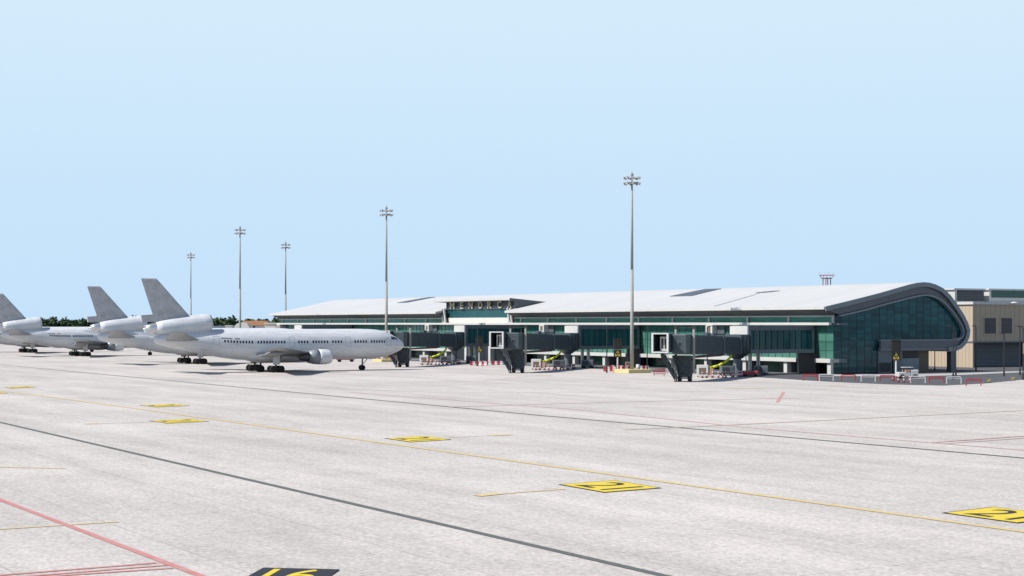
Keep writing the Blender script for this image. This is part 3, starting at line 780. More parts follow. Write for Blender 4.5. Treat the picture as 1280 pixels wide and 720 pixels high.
# ------------------------------------------------------------------ aircraft
def make_jet():
    t=thing('airliner','x','airliner')
    X=lambda st:30-st
    st=[(0,4.95,.04,.04),(.12,4.95,.42,.40),(.45,4.95,.80,.76),(1.0,4.98,1.20,1.14),(1.8,5.03,1.62,1.55),(2.8,5.10,2.05,2.0),(3.6,5.16,2.30,2.30),(4.6,5.2,2.55,2.6),(6,5.23,2.80,2.84),(8,5.25,2.97,2.97),(10,5.25,3.01,3.01)]
    st+=[(k,5.25,3.01,3.01) for k in (14,18,22,26,30,33)]
    st+=[(36,5.33,2.97,2.93),(39,5.52,2.80,2.72),(42,5.78,2.50,2.40),(45,6.02,2.10,2.02),(48,6.2,1.62,1.58),(50,6.3,1.2,1.2),(51.4,6.34,.85,.85),(52,6.35,.55,.55)]
    N=40
    def sec(q):
        for a,b in zip(st,st[1:]):
            if a[0]<=q<=b[0]:
                k=(q-a[0])/(b[0]-a[0]); return tuple(a[i]+(b[i]-a[i])*k for i in (1,2,3))
    def pt(q,ang,off=0):
        zc,ry,rz=sec(q); return (X(q),-(ry+off)*math.cos(ang),zc+(rz+off)*math.sin(ang))
    mb=MB(); mb.smooth=True
    mb.loft([[(X(q),ry*math.cos(2*math.pi*k/N),zc+rz*math.sin(2*math.pi*k/N)) for k in range(N)] for q,zc,ry,rz in st])
    fu=mb.build('fuselage',M['jet'],t)
    # belly fairing
    mb=MB(); mb.smooth=True
    rr=[]
    for q,w_,h_ in ((17,.3,.2),(19,2.0,.9),(21,2.7,1.25),(25,3.0,1.35),(30,3.0,1.35),(33,2.5,1.1),(35.5,1.2,.5),(36.5,.3,.2)):
        rr.append([(X(q),w_*math.cos(2*math.pi*k/20),3.2+h_*math.sin(2*math.pi*k/20)-.1) for k in range(20)])
    mb.loft(rr); mb.build('belly_fairing',M['jet'],fu)
    def patch(q0,q1,a0,a1,off,side=1,nq=2,na=2):
        mb=MB(); vs=[];fs=[]
        for i in range(nq+1):
            for j in range(na+1):
                p=pt(q0+(q1-q0)*i/nq,a0+(a1-a0)*j/na,off); vs.append((p[0],p[1]*side,p[2]))
        for i in range(nq):
            for j in range(na):
                a=i*(na+1)+j; fs.append((a,a+1,a+na+2,a+na+1))
        mb.add(vs,fs); return mb
    wa=math.asin((5.75-5.25)/3.01)
    q=5.6; wm=None; k=0
    while q<39.8:
        if not (12.5<q<14.9 or 24.5<q<26.8) and k not in (6,20,27,46) :
            d=.16; ww=patch(q-d,q+d,wa-.085,wa+.085,.015)
            w_=ww.build('cabin_window',M['jetwin'],fu)
        q+=.6; k+=1
    for q in (4.5,13.7,25.6,40.8):
        for mbp in (patch(q-.55,q-.5,wa-.33,wa+.35,.012,na=4),patch(q+.5,q+.55,wa-.33,wa+.35,.012,na=4)):
            pass
        mb=MB()
        for a in (patch(q-.58,q-.5,wa-.33,wa+.35,.012,na=4),patch(q+.5,q+.58,wa-.33,wa+.35,.012,na=4),patch(q-.5,q+.5,wa+.33,wa+.35,.012),patch(q-.5,q+.5,wa-.33,wa-.31,.012)):
            mb.add(a.v,a.f)
        mb.build('door_seal',M['jetline'],fu)
    # small lettering above the rear windows (unreadable in the photo)
    mb=MB(); q=39.8
    for k in range(14):
        if k==9: q-=.55; continue
        a=patch(q-.09,q+.09,wa+.17,wa+.25,.014); mb.add(a.v,a.f)
        q-=.24
    mb.build('lettering',M['jettext'],fu)
    for side in (1,-1):
        for q0,q1,a0,a1 in ((1.95,2.5,.62,.95),(2.58,3.15,.52,.86),(3.22,3.75,.44,.74)):
            patch(q0,q1,a0,a1,.02,side,3,3).build('cockpit_window',M['jetwin'],fu)
    # aerofoil surfaces
    AF=[(0,0),(.02,.28),(.08,.62),(.2,.92),(.35,1),(.55,.85),(.8,.42),(1,.03),(1,-.03),(.8,-.2),(.55,-.45),(.35,-.62),(.2,-.6),(.08,-.42),(.02,-.2)]
    def foil(mb,secs,vertical=False):
        rings=[]
        for (le,y,z,ch,th) in secs:
            if vertical: rings.append([(le-u*ch,v*th/2,z) for u,v in AF] if True else None)
            else: rings.append([(le-u*ch,y,z+v*th/2) for u,v in AF])
        mb.loft(rings)
    for s_ in (-1,1):
        mb=MB(); mb.smooth=True
        foil(mb,[(X(19.3),s_*1.0,3.2,13.6,1.5),(X(20.6),s_*2.8,3.35,12.2,1.35),(X(24.5),s_*8.6,3.85,8.4,.9),(X(30.6),s_*16.8,4.45,5.6,.55),(X(35.8),s_*24.0,4.95,3.0,.28),(X(36.4),s_*24.4,5.0,2.2,.1)])
        wing=mb.build('wing',M['jetwing'],t)
        for yy in (6.5,11.5,15.5):
            le=20.6+(yy-2.8)*.672; te=le+(12.2-(yy-2.8)*.6 if yy<8.6 else 8.4-(yy-8.6)*.34)
            zz=3.35+(yy-2.8)*.077
            mb=MB(); mb.smooth=True
            mb.lathe_x([(0,.05),(.8,.26),(2.2,.32),(3.4,.2),(4.2,.04)],(X(te)-1.0,s_*yy,zz-.42),n=12); mb.build('flap_fairing',M['jetwing'],wing)
        mb=MB(); mb.smooth=True
        foil(mb,[(X(43.2),s_*1.0,6.05,6.9,.7),(X(44.3),s_*2.4,6.3,6.2,.6),(X(50.0),s_*10.4,7.65,2.7,.22),(X(50.4),s_*10.7,7.7,2.0,.08)])
        mb.build('tailplane',M['jetwing'],t)
        # engine
        c=(X(20.0),s_*8.15,2.95)
        mb=MB(); mb.smooth=True
        mb.lathe_x([(-.35,1.02),(0,1.14),(.02,1.2),(-.25,1.33),(-1.0,1.45),(-2.1,1.48),(-2.55,1.46),(-2.55,1.0)],c,n=32,cap=False)
        en=mb.build('engine',[M['jet']],t)
        mb=MB(); mb.smooth=True
        mb.lathe_x([(-2.58,1.0),(-2.58,1.445),(-3.6,1.36),(-4.6,1.14),(-4.6,1.03),(-3.4,1.0)],c,n=32,cap=False); mb.build('reverser_cowl',M['jetwing'],en)
        mb=MB(); mb.smooth=True; mb.lathe_x([(-.02,1.08),(.05,1.14),(.03,1.22),(-.28,1.345)],c,n=32,cap=False); mb.build('intake_lip',M['alu'],en)
        mb=MB(); mb.smooth=True; mb.lathe_x([(-.35,.03),(-.6,.25),(-.9,.36),(-.92,1.05)],c,n=32,cap=False); mb.build('fan',M['exhaust'],en)
        mb=MB(); mb.smooth=True; mb.lathe_x([(-4.3,.95),(-5.3,.82),(-6.3,.56),(-6.3,.5),(-6.0,.3),(-7.0,.05)],c,n=24,cap=False); mb.build('exhaust_cone',M['exhaust'],en)
        mb=MB(); mb.box((0,0,0),(0,0,0)); mb=MB()
        mb.add([(c[0]-1.2,c[1]-.22,c[2]+1.3),(c[0]-6.6,c[1]-.22,c[2]+.7),(c[0]-7.6,c[1]-.22,c[2]+1.2),(c[0]-4.2,c[1]-.22,c[2]+1.3),
                (c[0]-1.2,c[1]+.22,c[2]+1.3),(c[0]-6.6,c[1]+.22,c[2]+.7),(c[0]-7.6,c[1]+.22,c[2]+1.2),(c[0]-4.2,c[1]+.22,c[2]+1.3)],
               [(0,1,2,3),(4,7,6,5),(0,4,5,1),(1,5,6,2),(2,6,7,3),(3,7,4,0)]); mb.build('pylon',M['jet'],en)
    # tail engine in the base of the fin
    c=(X(41.2),0,9.36)
    mb=MB(); mb.smooth=True
    mb.lathe_x([(-.6,1.35),(0,1.48),(.05,1.6),(-.4,1.78),(-1.6,1.88),(-4,1.86),(-7,1.68),(-9.4,1.36),(-10.6,1.18),(-10.6,1.05),(-9,1.0)],c,n=32,cap=False)
    tilt=lambda mb:setattr(mb,'v',[(v[0],v[1],v[2]-.085*(c[0]-v[0])) for v in mb.v])
    tilt(mb); te=mb.build('tail_engine',M['jet'],t)
    mb=MB(); mb.smooth=True; mb.lathe_x([(-.6,1.32),(-.9,1.2),(-1.4,.05)],c,n=32,cap=False); tilt(mb); mb.build('intake',M['exhaust'],te)
    mb=MB(); mb.smooth=True; mb.lathe_x([(-10.4,1.12),(-11.6,.98),(-12.6,.72),(-12.6,.6),(-12,.3),(-13.2,.05)],c,n=24,cap=False); tilt(mb); mb.build('exhaust_cone',M['alu'],te)
    mb=MB()
    pp=[(X(42.6),7.2),(X(43.4),8.1),(X(51.5),8.3),(X(52.0),6.4),(X(46),6.2)]
    mb.prism([(p[0],p[1]) for p in pp],-.45,.45,ax=1); mb.build('engine_pylon',M['jet'],te)
    def fin(mb,u0,u1):
        rings=[]
        for le,z,ch,th in ((X(43.9),9.7,8.1,.52),(X(45.6),11.2,6.8,.46),(X(51.4),17.5,3.1,.24),(X(51.7),17.7,2.7,.1)):
            pr=[]
            for u,v in ((0,0),(.015,.35),(.05,.7),(.12,.92),(.3,1),(.6,.9),(.8,.42),(1,.05)):
                pr.append((u,v))
            pts=[(u,v) for u,v in pr if u0<=u<=u1]
            rings.append([(le-u*ch,v*th/2,z) for u,v in pts]+[(le-u*ch,-v*th/2,z) for u,v in reversed(pts)])
        mb.loft(rings)
    mb=MB(); fin(mb,0,.6); fo=mb.build('fin',M['jetgrey'],t)
    mb=MB()
    rings=[]
    for le,z,ch,th in ((X(44.4),10.1,7.7,.48),(X(45.6),11.2,6.8,.46),(X(51.4),17.5,3.1,.24),(X(51.7),17.7,2.7,.1)):
        pts=((.603,.9),(.8,.55),(1,.12)); rings.append([(le-u*ch,v*th/2,z) for u,v in pts]+[(le-u*ch,-v*th/2,z) for u,v in reversed(pts)])
    mb.loft(rings); mb.build('rudder',M['jetgrey'],fo)
    MB().prism([(X(50.4),9.6),(X(50.4),11.0),(X(52.4),11.0),(X(54.6),10.85),(X(54.4),9.6)],-.26,.26,ax=1).build('rudder_fairing',M['jetgrey'],fo)
    # landing gear
    for s_ in (-1,1):
        mb=MB(); mb.tube((0,s_*5.33,.7),(0.1,s_*5.0,3.6),.22,n=12); mb.tube((-1.0,s_*5.33,.66),(1.0,s_*5.33,.66),.16,n=10); mb.tube((0,s_*5.33,1.4),(1.6,s_*4.6,3.4),.1,n=8)
        ge=mb.build('main_gear',M['gear'],t)
        MB().box((-.7,s_*5.62-.04,1.5),(.7,s_*5.62+.04,3.7)).build('gear_door',M['jet'],ge)
        for xx in (-.84,.84):
            for yy in (-.69,.69):
                mb=MB(); mb.lathe_z([(0,.3),(0,.5),(.04,.62),(.1,.66),(.36,.66),(.42,.62),(.46,.5),(.46,.3)],(0,0,0),n=20)
                mb.v=[(xx+v[0],s_*5.33+yy-.23+v[2],.66+v[1]) for v in mb.v]; mb.build('wheel',M['rubber'],ge)
    mb=MB(); mb.tube((-1.0,0,.7),(-.8,0,2.6),.18,n=10); ge=mb.build('centre_gear',M['gear'],t)
    for yy in (-.5,.5):
        mb=MB(); mb.tube((-1.0,yy-.2,.64),(-1.0,yy+.2,.64),.64,n=20); mb.build('wheel',M['rubber'],ge)
    nx=X(9.3)
    mb=MB(); mb.tube((nx,0,.55),(nx+.15,0,2.6),.15,n=10); mb.tube((nx,-.45,.52),(nx,.45,.52),.1,n=8); mb.tube((nx+.1,0,1.1),(nx+1.4,0,2.5),.07,n=8)
    ge=mb.build('nose_gear',M['gear'],t)
    for yy in (-.36,.36):
        mb=MB(); mb.tube((nx,yy-.17,.52),(nx,yy+.17,.52),.52,n=20); mb.build('wheel',M['rubber'],ge)
    return t
jet=make_jet()
HD=math.atan2(.5176,.8555)
jl=['plain white three engined airliner parked nearest, its nose at a passenger bridge','second white three engined airliner, directly behind the nearest one',
    'third white three engined airliner, its tail at the left edge','farthest white airliner, mostly hidden behind the third one']
for i,(x,y) in enumerate(((-47.7,309),(-74.4,372),(-124,459),(-155.5,514))):
    o=jet if i==0 else dup(jet,(x,y,0),HD,jl[i])
    o.location=(x,y,0); o.rotation_euler=(0,0,HD); o['label']=jl[i]; o['group']='white three engined airliners parked on the apron'

# ------------------------------------------------------------------ floodlight masts
def make_mast():
    t=thing('floodlight_mast','x','floodlight mast'); h=37.3
    mb=MB(); mb.smooth=True; mb.tube((0,0,.6),(0,0,19.5),.37,.29,n=18); mb.tube((0,0,19.5),(0,0,h),.27,.17,n=18); mb.build('pole',M['polesteel'],t)
    MB().box((-2.6,-2.6,0),(2.6,2.6,.68)).build('plinth',M['slabyellow'],t,bevel=.04)
    mb=MB(); mb.tube((0,0,h-1.6),(0,0,h-1.3),1.0,n=20)
    for zz in (h-1.55,h-.55):
        for k in range(16):
            a,b=2*math.pi*k/16,2*math.pi*(k+1)/16; mb.tube((1.25*math.cos(a),1.25*math.sin(a),zz),(1.25*math.cos(b),1.25*math.sin(b),zz),.06,n=6)
        for k in range(4):
            a=math.pi*k/4; mb.tube((-1.25*math.cos(a),-1.25*math.sin(a),zz),(1.25*math.cos(a),1.25*math.sin(a),zz),.05,n=6)
    mb.tube((0,0,h),(0,0,h+.9),.12,.04,n=8); mb.lathe_z([(0,.3),(.4,.3),(.55,.1)],(0,0,h-.1),n=12)
    hd=mb.build('head_frame',M['lampbody'],t)
    for zz in (h-1.5,h-.45):
        for k in range(8):
            a=2*math.pi*(k+.35)/8; cx,cy=1.4*math.cos(a),1.4*math.sin(a)
            mb=MB(); d=Vector((math.cos(a),math.sin(a),-.55)).normalized(); p=Vector((cx,cy,zz))
            mb.tube(p-d*.2,p+d*.2,.18,.27,n=10); lp=mb.build('floodlight',M['lampbody'],t)
            mb=MB(); mb.tube(p+d*.205,p+d*.23,.25,n=10); mb.build('lens',M['lamp'],lp)
    return t
ms=make_mast()
ml=['tallest floodlight mast, nearest the camera, on a yellow plinth','floodlight mast rising behind the nose of the nearest airliner','floodlight mast rising behind the middle of the nearest airliner fuselage',
    'floodlight mast standing at the far end of the terminal roof','farthest floodlight mast, behind the tail engine of the nearest airliner']
for i,(px,by) in enumerate(((790,466),(483,452.2),(300,444.05),(357,437.8),(238.5,433.5))):
    p=G(px,by); o=ms if i==0 else dup(ms,p,TROT,ml[i]); o.location=p; o.rotation_euler=(0,0,TROT); o['label']=ml[i]; o['group']='floodlight masts over the apron'

# ------------------------------------------------------------------ docking guidance signs
def make_guide():
    t=thing('docking_sign','x','docking sign')
    mb=MB(); mb.tube((0,0,0),(0,0,4.2),.16,n=10); mb.box((-.4,-.4,0),(.4,.4,.15)); mb.build('post',M['redwhite'],t)
    MB().box((-.75,-.2,2.75),(.75,.25,4.15)).build('number_board',M['screen'],t,bevel=.04)
    mb=MB()
    # yellow figures as they read from afar: a peaked mark above two short bars
    def bar(x0,x1,z0,z1): mb.box((x0,-.23,z0),(x1,-.2,z1))
    mb.add([(-.28,-.215,3.55),(0,-.215,4.0),(.28,-.215,3.55),(.1,-.215,3.55),(0,-.215,3.74),(-.1,-.215,3.55)],[(0,1,4,5),(1,2,3,4)])
    bar(-.5,-.08,2.92,3.1); bar(.08,.5,2.92,3.1); bar(-.5,-.3,3.1,3.38); bar(.3,.5,3.1,3.38); bar(-.12,.12,3.2,3.4)
    mb.build('figures',M['dimyellow'],t)
    MB().box((-.85,-.22,4.25),(.85,.3,6.3)).build('display_box',M['screenred'],t,bevel=.04)
    MB().box((-.7,-.26,4.45),(.7,-.22,6.1)).build('display_face',M['screen'],t)
    MB().box((-.85,-.4,6.3),(.85,.3,6.36)).build('hood',M['darksteel'],t)
    return t
gs=make_guide()
for i,(px,by,l) in enumerate(((1120,469.3,'dark docking sign with yellow figures in front of the rounded glass end'),(772,463.8,'dark docking sign on a white post left of the tallest mast'),(599,454.8,'dark docking sign on a white post left of the middle bridge cab'))):
    p=G(px,by); o=gs if i==0 else dup(gs,p,0,l); o.location=p; o['label']=l; o['group']='docking signs for the stands'

# ------------------------------------------------------------------ slim lamp posts
def make_lamp():
    t=thing('lamp_post','x','lamp post')
    mb=MB(); mb.tube((0,0,0),(0,0,8.7),.11,.08,n=10); mb.tube((0,0,0),(0,0,1.0),.16,n=10); mb.tube((0,0,8.65),(.5,0,8.8),.05,n=6); mb.build('post',M['darksteel'],t)
    mb=MB(); mb.add([(.2,-.2,8.75),(1.0,-.14,8.82),(1.0,.14,8.82),(.2,.2,8.75),(.2,-.2,8.9),(1.0,-.14,8.92),(1.0,.14,8.92),(.2,.2,8.9)],[(3,2,1,0),(4,5,6,7),(0,1,5,4),(1,2,6,5),(2,3,7,6),(3,0,4,7)]); mb.build('lamp_head',M['darksteel'],t)
    return t
lp=make_lamp()
lamps=[(948,471,'black lamp post beside the dark red trailer'),(884,468,'black lamp post behind the tunnel of the nearest bridge'),(809,465.5,'black lamp post just right of the tallest mast'),(758.5,466,'black lamp post left of the yellow plinth'),
  (597,457.5,'black lamp post left of the middle bridge, by a docking sign'),(1191.5,475,'front one of two black lamp posts before the rounded end bulge'),(1194.8,471,'rear one of two black lamp posts before the rounded end bulge'),
  (1220,464,'black lamp post at the corner of the beige building'),(1255,470.5,'black lamp post in front of the right hand window of the beige building'),(1275,469,'rear one of two black lamp posts at the right edge'),(1278.8,475,'front one of two black lamp posts at the right edge'),
  (1168.5,463,'thin black lamp post under the end bulge canopy')]
for i,(px,by,l) in enumerate(lamps):
    p=G(px,by); o=lp if i==0 else dup(lp,p,0,l); o.location=p; o.rotation_euler=(0,0,R(20 if i<5 else 200)); o['label']=l; o['group']='black lamp posts along the service road'
    if i==11: o.scale=(1,1,.55)
    if i==8: o.scale=(1,1,.86)

# ------------------------------------------------------------------ hoop barriers
def make_hoop(m):
    t=thing('hoop_barrier','x','barrier')
    mb=MB(); r=.085; w_=1.15
    mb.path([(-w_,0,0),(-w_,0,.9),(-w_+.12,0,1.0),(w_-.12,0,1.0),(w_,0,.9),(w_,0,0)],r,8); mb.build('hoop',m,t)
    mb=MB(); mb.tube((-w_,0,.72),(w_,0,.72),.055,n=8); mb.build('rail',m,t)
    mb=MB()
    for x in (-w_,w_): mb.box((x-.14,-.14,0),(x+.14,.14,.03))
    mb.build('foot_plate',m,t); return t
hr_,hw=make_hoop(M['red']),make_hoop(M['redwhite'])
hoops=[(1012.5,475.8,'r','red hoop barrier farthest left by the terminal corner'),(1033,476,'w','white hoop barrier in front of the terminal corner'),(1060.5,476.3,'r','red hoop barrier in front of the end glass, left of the docking sign'),
  (1085.5,477,'w','white hoop barrier left of the docking sign'),(1109,477.4,'r','red hoop barrier beside the docking sign'),(1147.5,478.6,'w','white hoop barrier just right of the tow tractor'),(1170.5,479,'r','red hoop barrier under the end bulge'),
  (1192.5,479.4,'w','white hoop barrier at the foot of the paired lamp posts'),(1217,482,'r','red hoop barrier farthest right, in front of the beige building')]
ur=uw=False
for px,by,c,l in hoops:
    p=G(px,by); src=hr_ if c=='r' else hw
    if c=='r' and not ur: o=src; ur=True
    elif c=='w' and not uw: o=src; uw=True
    else: o=dup(src,p)
    o.location=p; o.rotation_euler=(0,0,R(random.uniform(-6,6))); o['label']=l; o['group']='red and white hoop barriers at the apron edge'
for k,(px,by) in enumerate(((1123,478),(1130,478.3),(1137,478.2),(1116,476))):
    o=dup(bol0,G(px,by)); o['label']='striped bollard in the cluster at the foot of the docking sign by the rounded end'; o['group']='striped bollards by the rounded end'
# barriers round the tall mast
def make_fence(m):
    t=thing('barrier_fence','x','barrier fence')
    mb=MB(); mb.box((-1.15,-.06,1.0),(1.15,.06,1.15)); mb.box((-1.15,-.05,.25),(1.15,.05,.38)); mb.box((-1.15,-.05,.62),(1.15,.05,.76)); mb.build('rails',m,t)
    mb=MB()
    for k in range(9): mb.tube((-1.1+k*.275,0,.25),(-1.1+k*.275,0,1.05),.035,n=6)
    mb.build('bars',m,t)
    mb=MB()
    for x in (-.9,.9): mb.box((x-.06,-.35,0),(x+.06,.35,.08)); mb.box((x-.05,-.05,.08),(x+.05,.05,.3))
    mb.build('feet',m,t); return t
fr=make_fence(M['red']); fr.location=G(824,469.6); tag(fr,'red crowd barrier between the tallest mast and the nearest bridge','barrier')
fw=make_fence(M['redwhite']); fw.location=G(840,468.8); tag(fw,'white crowd barrier behind the stair of the nearest bridge','barrier')
def make_jersey():
    t=thing('plastic_barrier','x','barrier')
    pr=[(-.28,0),(.28,0),(.28,.2),(.12,.42),(.1,.9),(-.1,.9),(-.12,.42),(-.28,.2)]
    for k,m in enumerate((M['red'],M['redwhite'],M['red'],M['redwhite'])):
        MB().prism(pr,-1.2+k*.6+.005,-.6+k*.6-.005).build('segment',m,t)
    return t
jb=make_jersey()
jspots=[(762,464.2,0,'leftmost striped plastic barrier behind the yellow plinth'),(768,462.2,12,'striped plastic barrier at the foot of the docking sign by the tallest mast'),(779,462.6,-8,'striped plastic barrier behind the yellow plinth, right of the docking sign'),
 (784.5,463.2,20,'striped plastic barrier touching the left of the tallest mast'),(803,462.8,0,'striped plastic barrier right of the tallest mast, by the white drum'),
 (594,456.6,10,'striped plastic barrier left of the docking sign by the middle bridge'),(602,457.2,-15,'striped plastic barrier at the foot of the docking sign by the middle bridge'),(607,456.4,0,'striped plastic barrier right of the docking sign by the middle bridge'),
 (621.5,456.2,5,'striped plastic barrier under the cab of the middle bridge'),(473,448.6,0,'striped plastic barrier beyond the airliner nose gear'),(492,448.8,0,'striped plastic barrier under the airliner nose')]
for i,(px,by,a,l) in enumerate(jspots):
    p=G(px,by); o=jb if i==0 else dup(jb,p,0,l); o.location=p; o.rotation_euler=(0,0,R(a)); o['label']=l; o['group']='striped plastic barriers'
t=thing('white_drum','white drum standing right of the tallest mast','drum',G(797.5,463.2))
mb=MB(); mb.smooth=True; mb.lathe_z([(0,.36),(.05,.4),(.6,.4),(.63,.42),(.66,.4),(1.15,.4),(1.2,.36)],(0,0,0),n=20); mb.build('drum_body',M['redwhite'],t)
mb=MB(); mb.lathe_z([(1.2,.3),(1.26,.3)],(0,0,0),n=20); mb.build('lid',M['steel'],t)
t=thing('control_cabinet','brown control cabinet left of the tallest mast','cabinet',G(784.5,462.4))
MB().box((-.45,-.35,.1),(.45,.35,1.6)).build('casing',M['tan'],t,bevel=.03)
MB().box((-.36,-.38,.25),(.36,-.35,1.45)).build('door',M['louvre'],t)
MB().box((-.5,-.4,0),(.5,.4,.1)).build('base',M['pave'],t)

# ------------------------------------------------------------------ tow tractor by the rounded end
t=thing('tow_tractor','white and tan tow tractor parked behind the hoop barriers by the rounded end','tractor',G(1135,473.2),R(8))
MB().box((-1.9,-.8,.35),(.2,.8,1.1)).build('body',M['redwhite'],t,bevel=.08)
MB().box((.2,-.8,.35),(1.6,.8,1.5)).build('bonnet',M['redwhite'],t,bevel=.15)
MB().box((-.75,-.82,1.1),(.15,.82,1.5)).build('side_panel',M['tan'],t,bevel=.05)
mb=MB()
for x in (-.7,.35):
    for y in (-.7,.7): mb.tube((x,y,1.0),(x+.08,y,1.85),.05,n=6)
mb.build('cab_posts',M['darksteel'],t)
MB().box((-1.0,-.82,1.85),(.65,.82,1.95)).build('cab_roof',M['redwhite'],t,bevel=.03)
mb=MB(); mb.box((-.7,-.4,.95),(-.3,.4,1.15)); mb.box((-.8,-.4,1.0),(-.68,.4,1.6)); mb.build('seat',M['rubber'],t)
for x in (-1.3,.95):
    for y in (-.75,.75):
        mb=MB(); mb.tube((x,y-.14,.38),(x,y+.14,.38),.38,n=18); w_=mb.build('wheel',M['rubber'],t)
        mb=MB(); mb.tube((x,y-.15,.38),(x,y+.15,.38),.17,n=10); mb.build('hub',M['steel'],w_)
def make_marker():
    t=thing('marker_board','x','marker')
    mb=MB(); mb.tube((-.28,0,.1),(.28,0,.6),.055,n=6); mb.tube((.28,0,.1),(-.28,0,.6),.055,n=6); mb.build('cross_bars',M['dimyellow'],t)
    mb=MB(); mb.box((-.4,-.2,0),(.4,.2,.08)); mb.build('base',M['rubber'],t); return t
mk=make_marker(); mk.location=G(1236,478.6); tag(mk,'yellow crossed marker on the asphalt just right of the last red hoop barrier','marker','yellow crossed markers')
dup(mk,G(1266,475.8),0,'yellow crossed marker on the asphalt near the right edge lamp posts')
# red belt loader far behind the nose gear
t=thing('belt_loader','dark red belt loader standing beyond the airliner nose gear','belt loader',G(433,452.4),R(15))
MB().box((-2.4,-.8,.5),(1.0,.8,1.1)).build('body',M['red'],t,bevel=.06)
mb=MB(); mb.add([(-3.2,-.5,1.2),(3.2,-.5,1.9),(3.2,.5,1.9),(-3.2,.5,1.2),(-3.2,-.5,1.4),(3.2,-.5,2.1),(3.2,.5,2.1),(-3.2,.5,1.4)],[(3,2,1,0),(4,5,6,7),(0,1,5,4),(1,2,6,5),(2,3,7,6),(3,0,4,7)]); mb.build('belt',M['red'],t)
MB().box((1.0,-.7,.45),(2.0,.7,1.0)).build('driver_platform',M['redwhite'],t,bevel=.05)
for x in (-1.7,1.3):
    for y in (-.75,.75):
        mb=MB(); mb.tube((x,y-.12,.36),(x,y+.12,.36),.36,n=16); mb.build('wheel',M['rubber'],t)

# ------------------------------------------------------------------ beige building at the right
BZ=F*H/55.0; B0=Vector(((1216-640)/F*BZ,BZ,0))
BG=thing('beige_building','beige two storey building with flat white coping behind the rounded terminal end','building',B0,TROT)
# local x towards camera along the terminal axis, local y inwards (right)
MB().box((-60,0,5.6),(0,70,13.35)).build('upper_wall',[M['beige']],BG)
MB().box((-60,0,.0),(-5.5,70,5.6)).build('lower_wall',M['beige'],BG)
MB().box((-5.5,0,0),(0,.35,5.6)).build('corner_wall',M['beige'],BG)
MB().box((-5.0,.36,0),(-5.45,69,5.55)).build('recess_wall',M['panelgrey'],BG)
MB().box((.1,-.15,5.3),(-5.4,70,5.59)).build('lintel',M['slate_l'],BG)
MB().box((-60.3,-.35,13.36),(.4,70,13.95)).build('coping',M['white'],BG)
for y in (15.8,30,44): MB().box((-.2,y,0),(-1.0,y+.9,5.3)).build('column',M['slate_d'],BG)
rbs=MB()
for k in range(60): rbs.box((-1-k*.98,-.05,0.1),(-1.12-k*.98,-.0,13.3))
for k in range(46): rbs.box((0,.8+k*1.5,5.7),(.05,.9+k*1.5,13.3))
rbs.build('cladding_ribs',M['beige'],BG)
def yin(px):
    k=(px-640)/F; return (k*B0.y-B0.x)/(.8555-.5176*k)
for a,b in ((1230,1244.5),(1251,1264.5),(1282,1296)):
    y0,y1=yin(a),yin(b); z1,z0=10.5,7.15
    w_=MB().box((.02,y0,z0),(.08,y1,z1)).build('window',M['jetwin'],BG)
    mb=MB()
    mb.box((.0,y0-.3,z0-.3),(.12,y0,z1+.3)); mb.box((0,y1,z0-.3),(.12,y1+.3,z1+.3)); mb.box((0,y0,z1),(.12,y1,z1+.3)); mb.box((0,y0,z0-.3),(.12,y1,z0)); mb.build('window_frame',M['beige'],w_)
    mb=MB(); mb.box((.05,(y0+y1)/2-.05,z0),(.1,(y0+y1)/2+.05,z1)); mb.box((.05,y0,(z0+z1)/2+.6),(.1,y1,(z0+z1)/2+.68)); mb.build('mullion',M['slate'],w_)
def yin2(px,e):
    k=(px-640)/F; X=B0.x-e*AX; Z=B0.y-e*AY; return (k*Z-X)/(.8555-.5176*k)
for nm,a,b,gm,zt in (('roof_plant',1193,1232,M['slate_d'],16.85),('roof_storey',1236,1330,M['glass_gf'],16.9)):
    y0,y1=yin2(a,4),yin2(b,4)
    o=MB().box((-4.2,y0+.35,13.9),(-16,y1-.35,zt-.35)).build(nm,M['white'],BG)
    hh=(14.15,zt-.3) if nm=='roof_plant' else (14.95,zt-.35)
    MB().box((-4.1,y0+1.0,hh[0]),(-4.25,y1-.4,hh[1])).build('louvre_panel',gm,o)
    mb=MB()
    for k in range(5):
        z=hh[0]+(hh[1]-hh[0])*(k+.5)/5; mb.box((-4.05,y0+1.0,z-.04),(-4.1,y1-.4,z+.04))
    mb.build('slats',M['slate'],o)
    MB().box((-4.0,y0,zt-.34),(-16.2,y1,zt)).build('cap',M['white'],o)
mb=MB(); mb.lathe_z([(0,.3),(.2,.8),(.35,.7),(.5,.15)],(.6,yin(1264)+.2,13.5),n=14); mb.build('wall_lamp',M['white'],BG)
t=MB().box((0,0,0),(0,0,0)) and None
# low beige wall at the very right edge
t=thing('beige_annex','small beige panel wall at the right edge behind the lamp posts','wall',G(1284,463),TROT)
MB().box((-.2,-1.0,0),(.2,8,3.3)).build('panel',M['slate_d'],t)
MB().box((-.25,-1.1,3.31),(.25,8,5.4)).build('upper_panel',M['beige'],t)

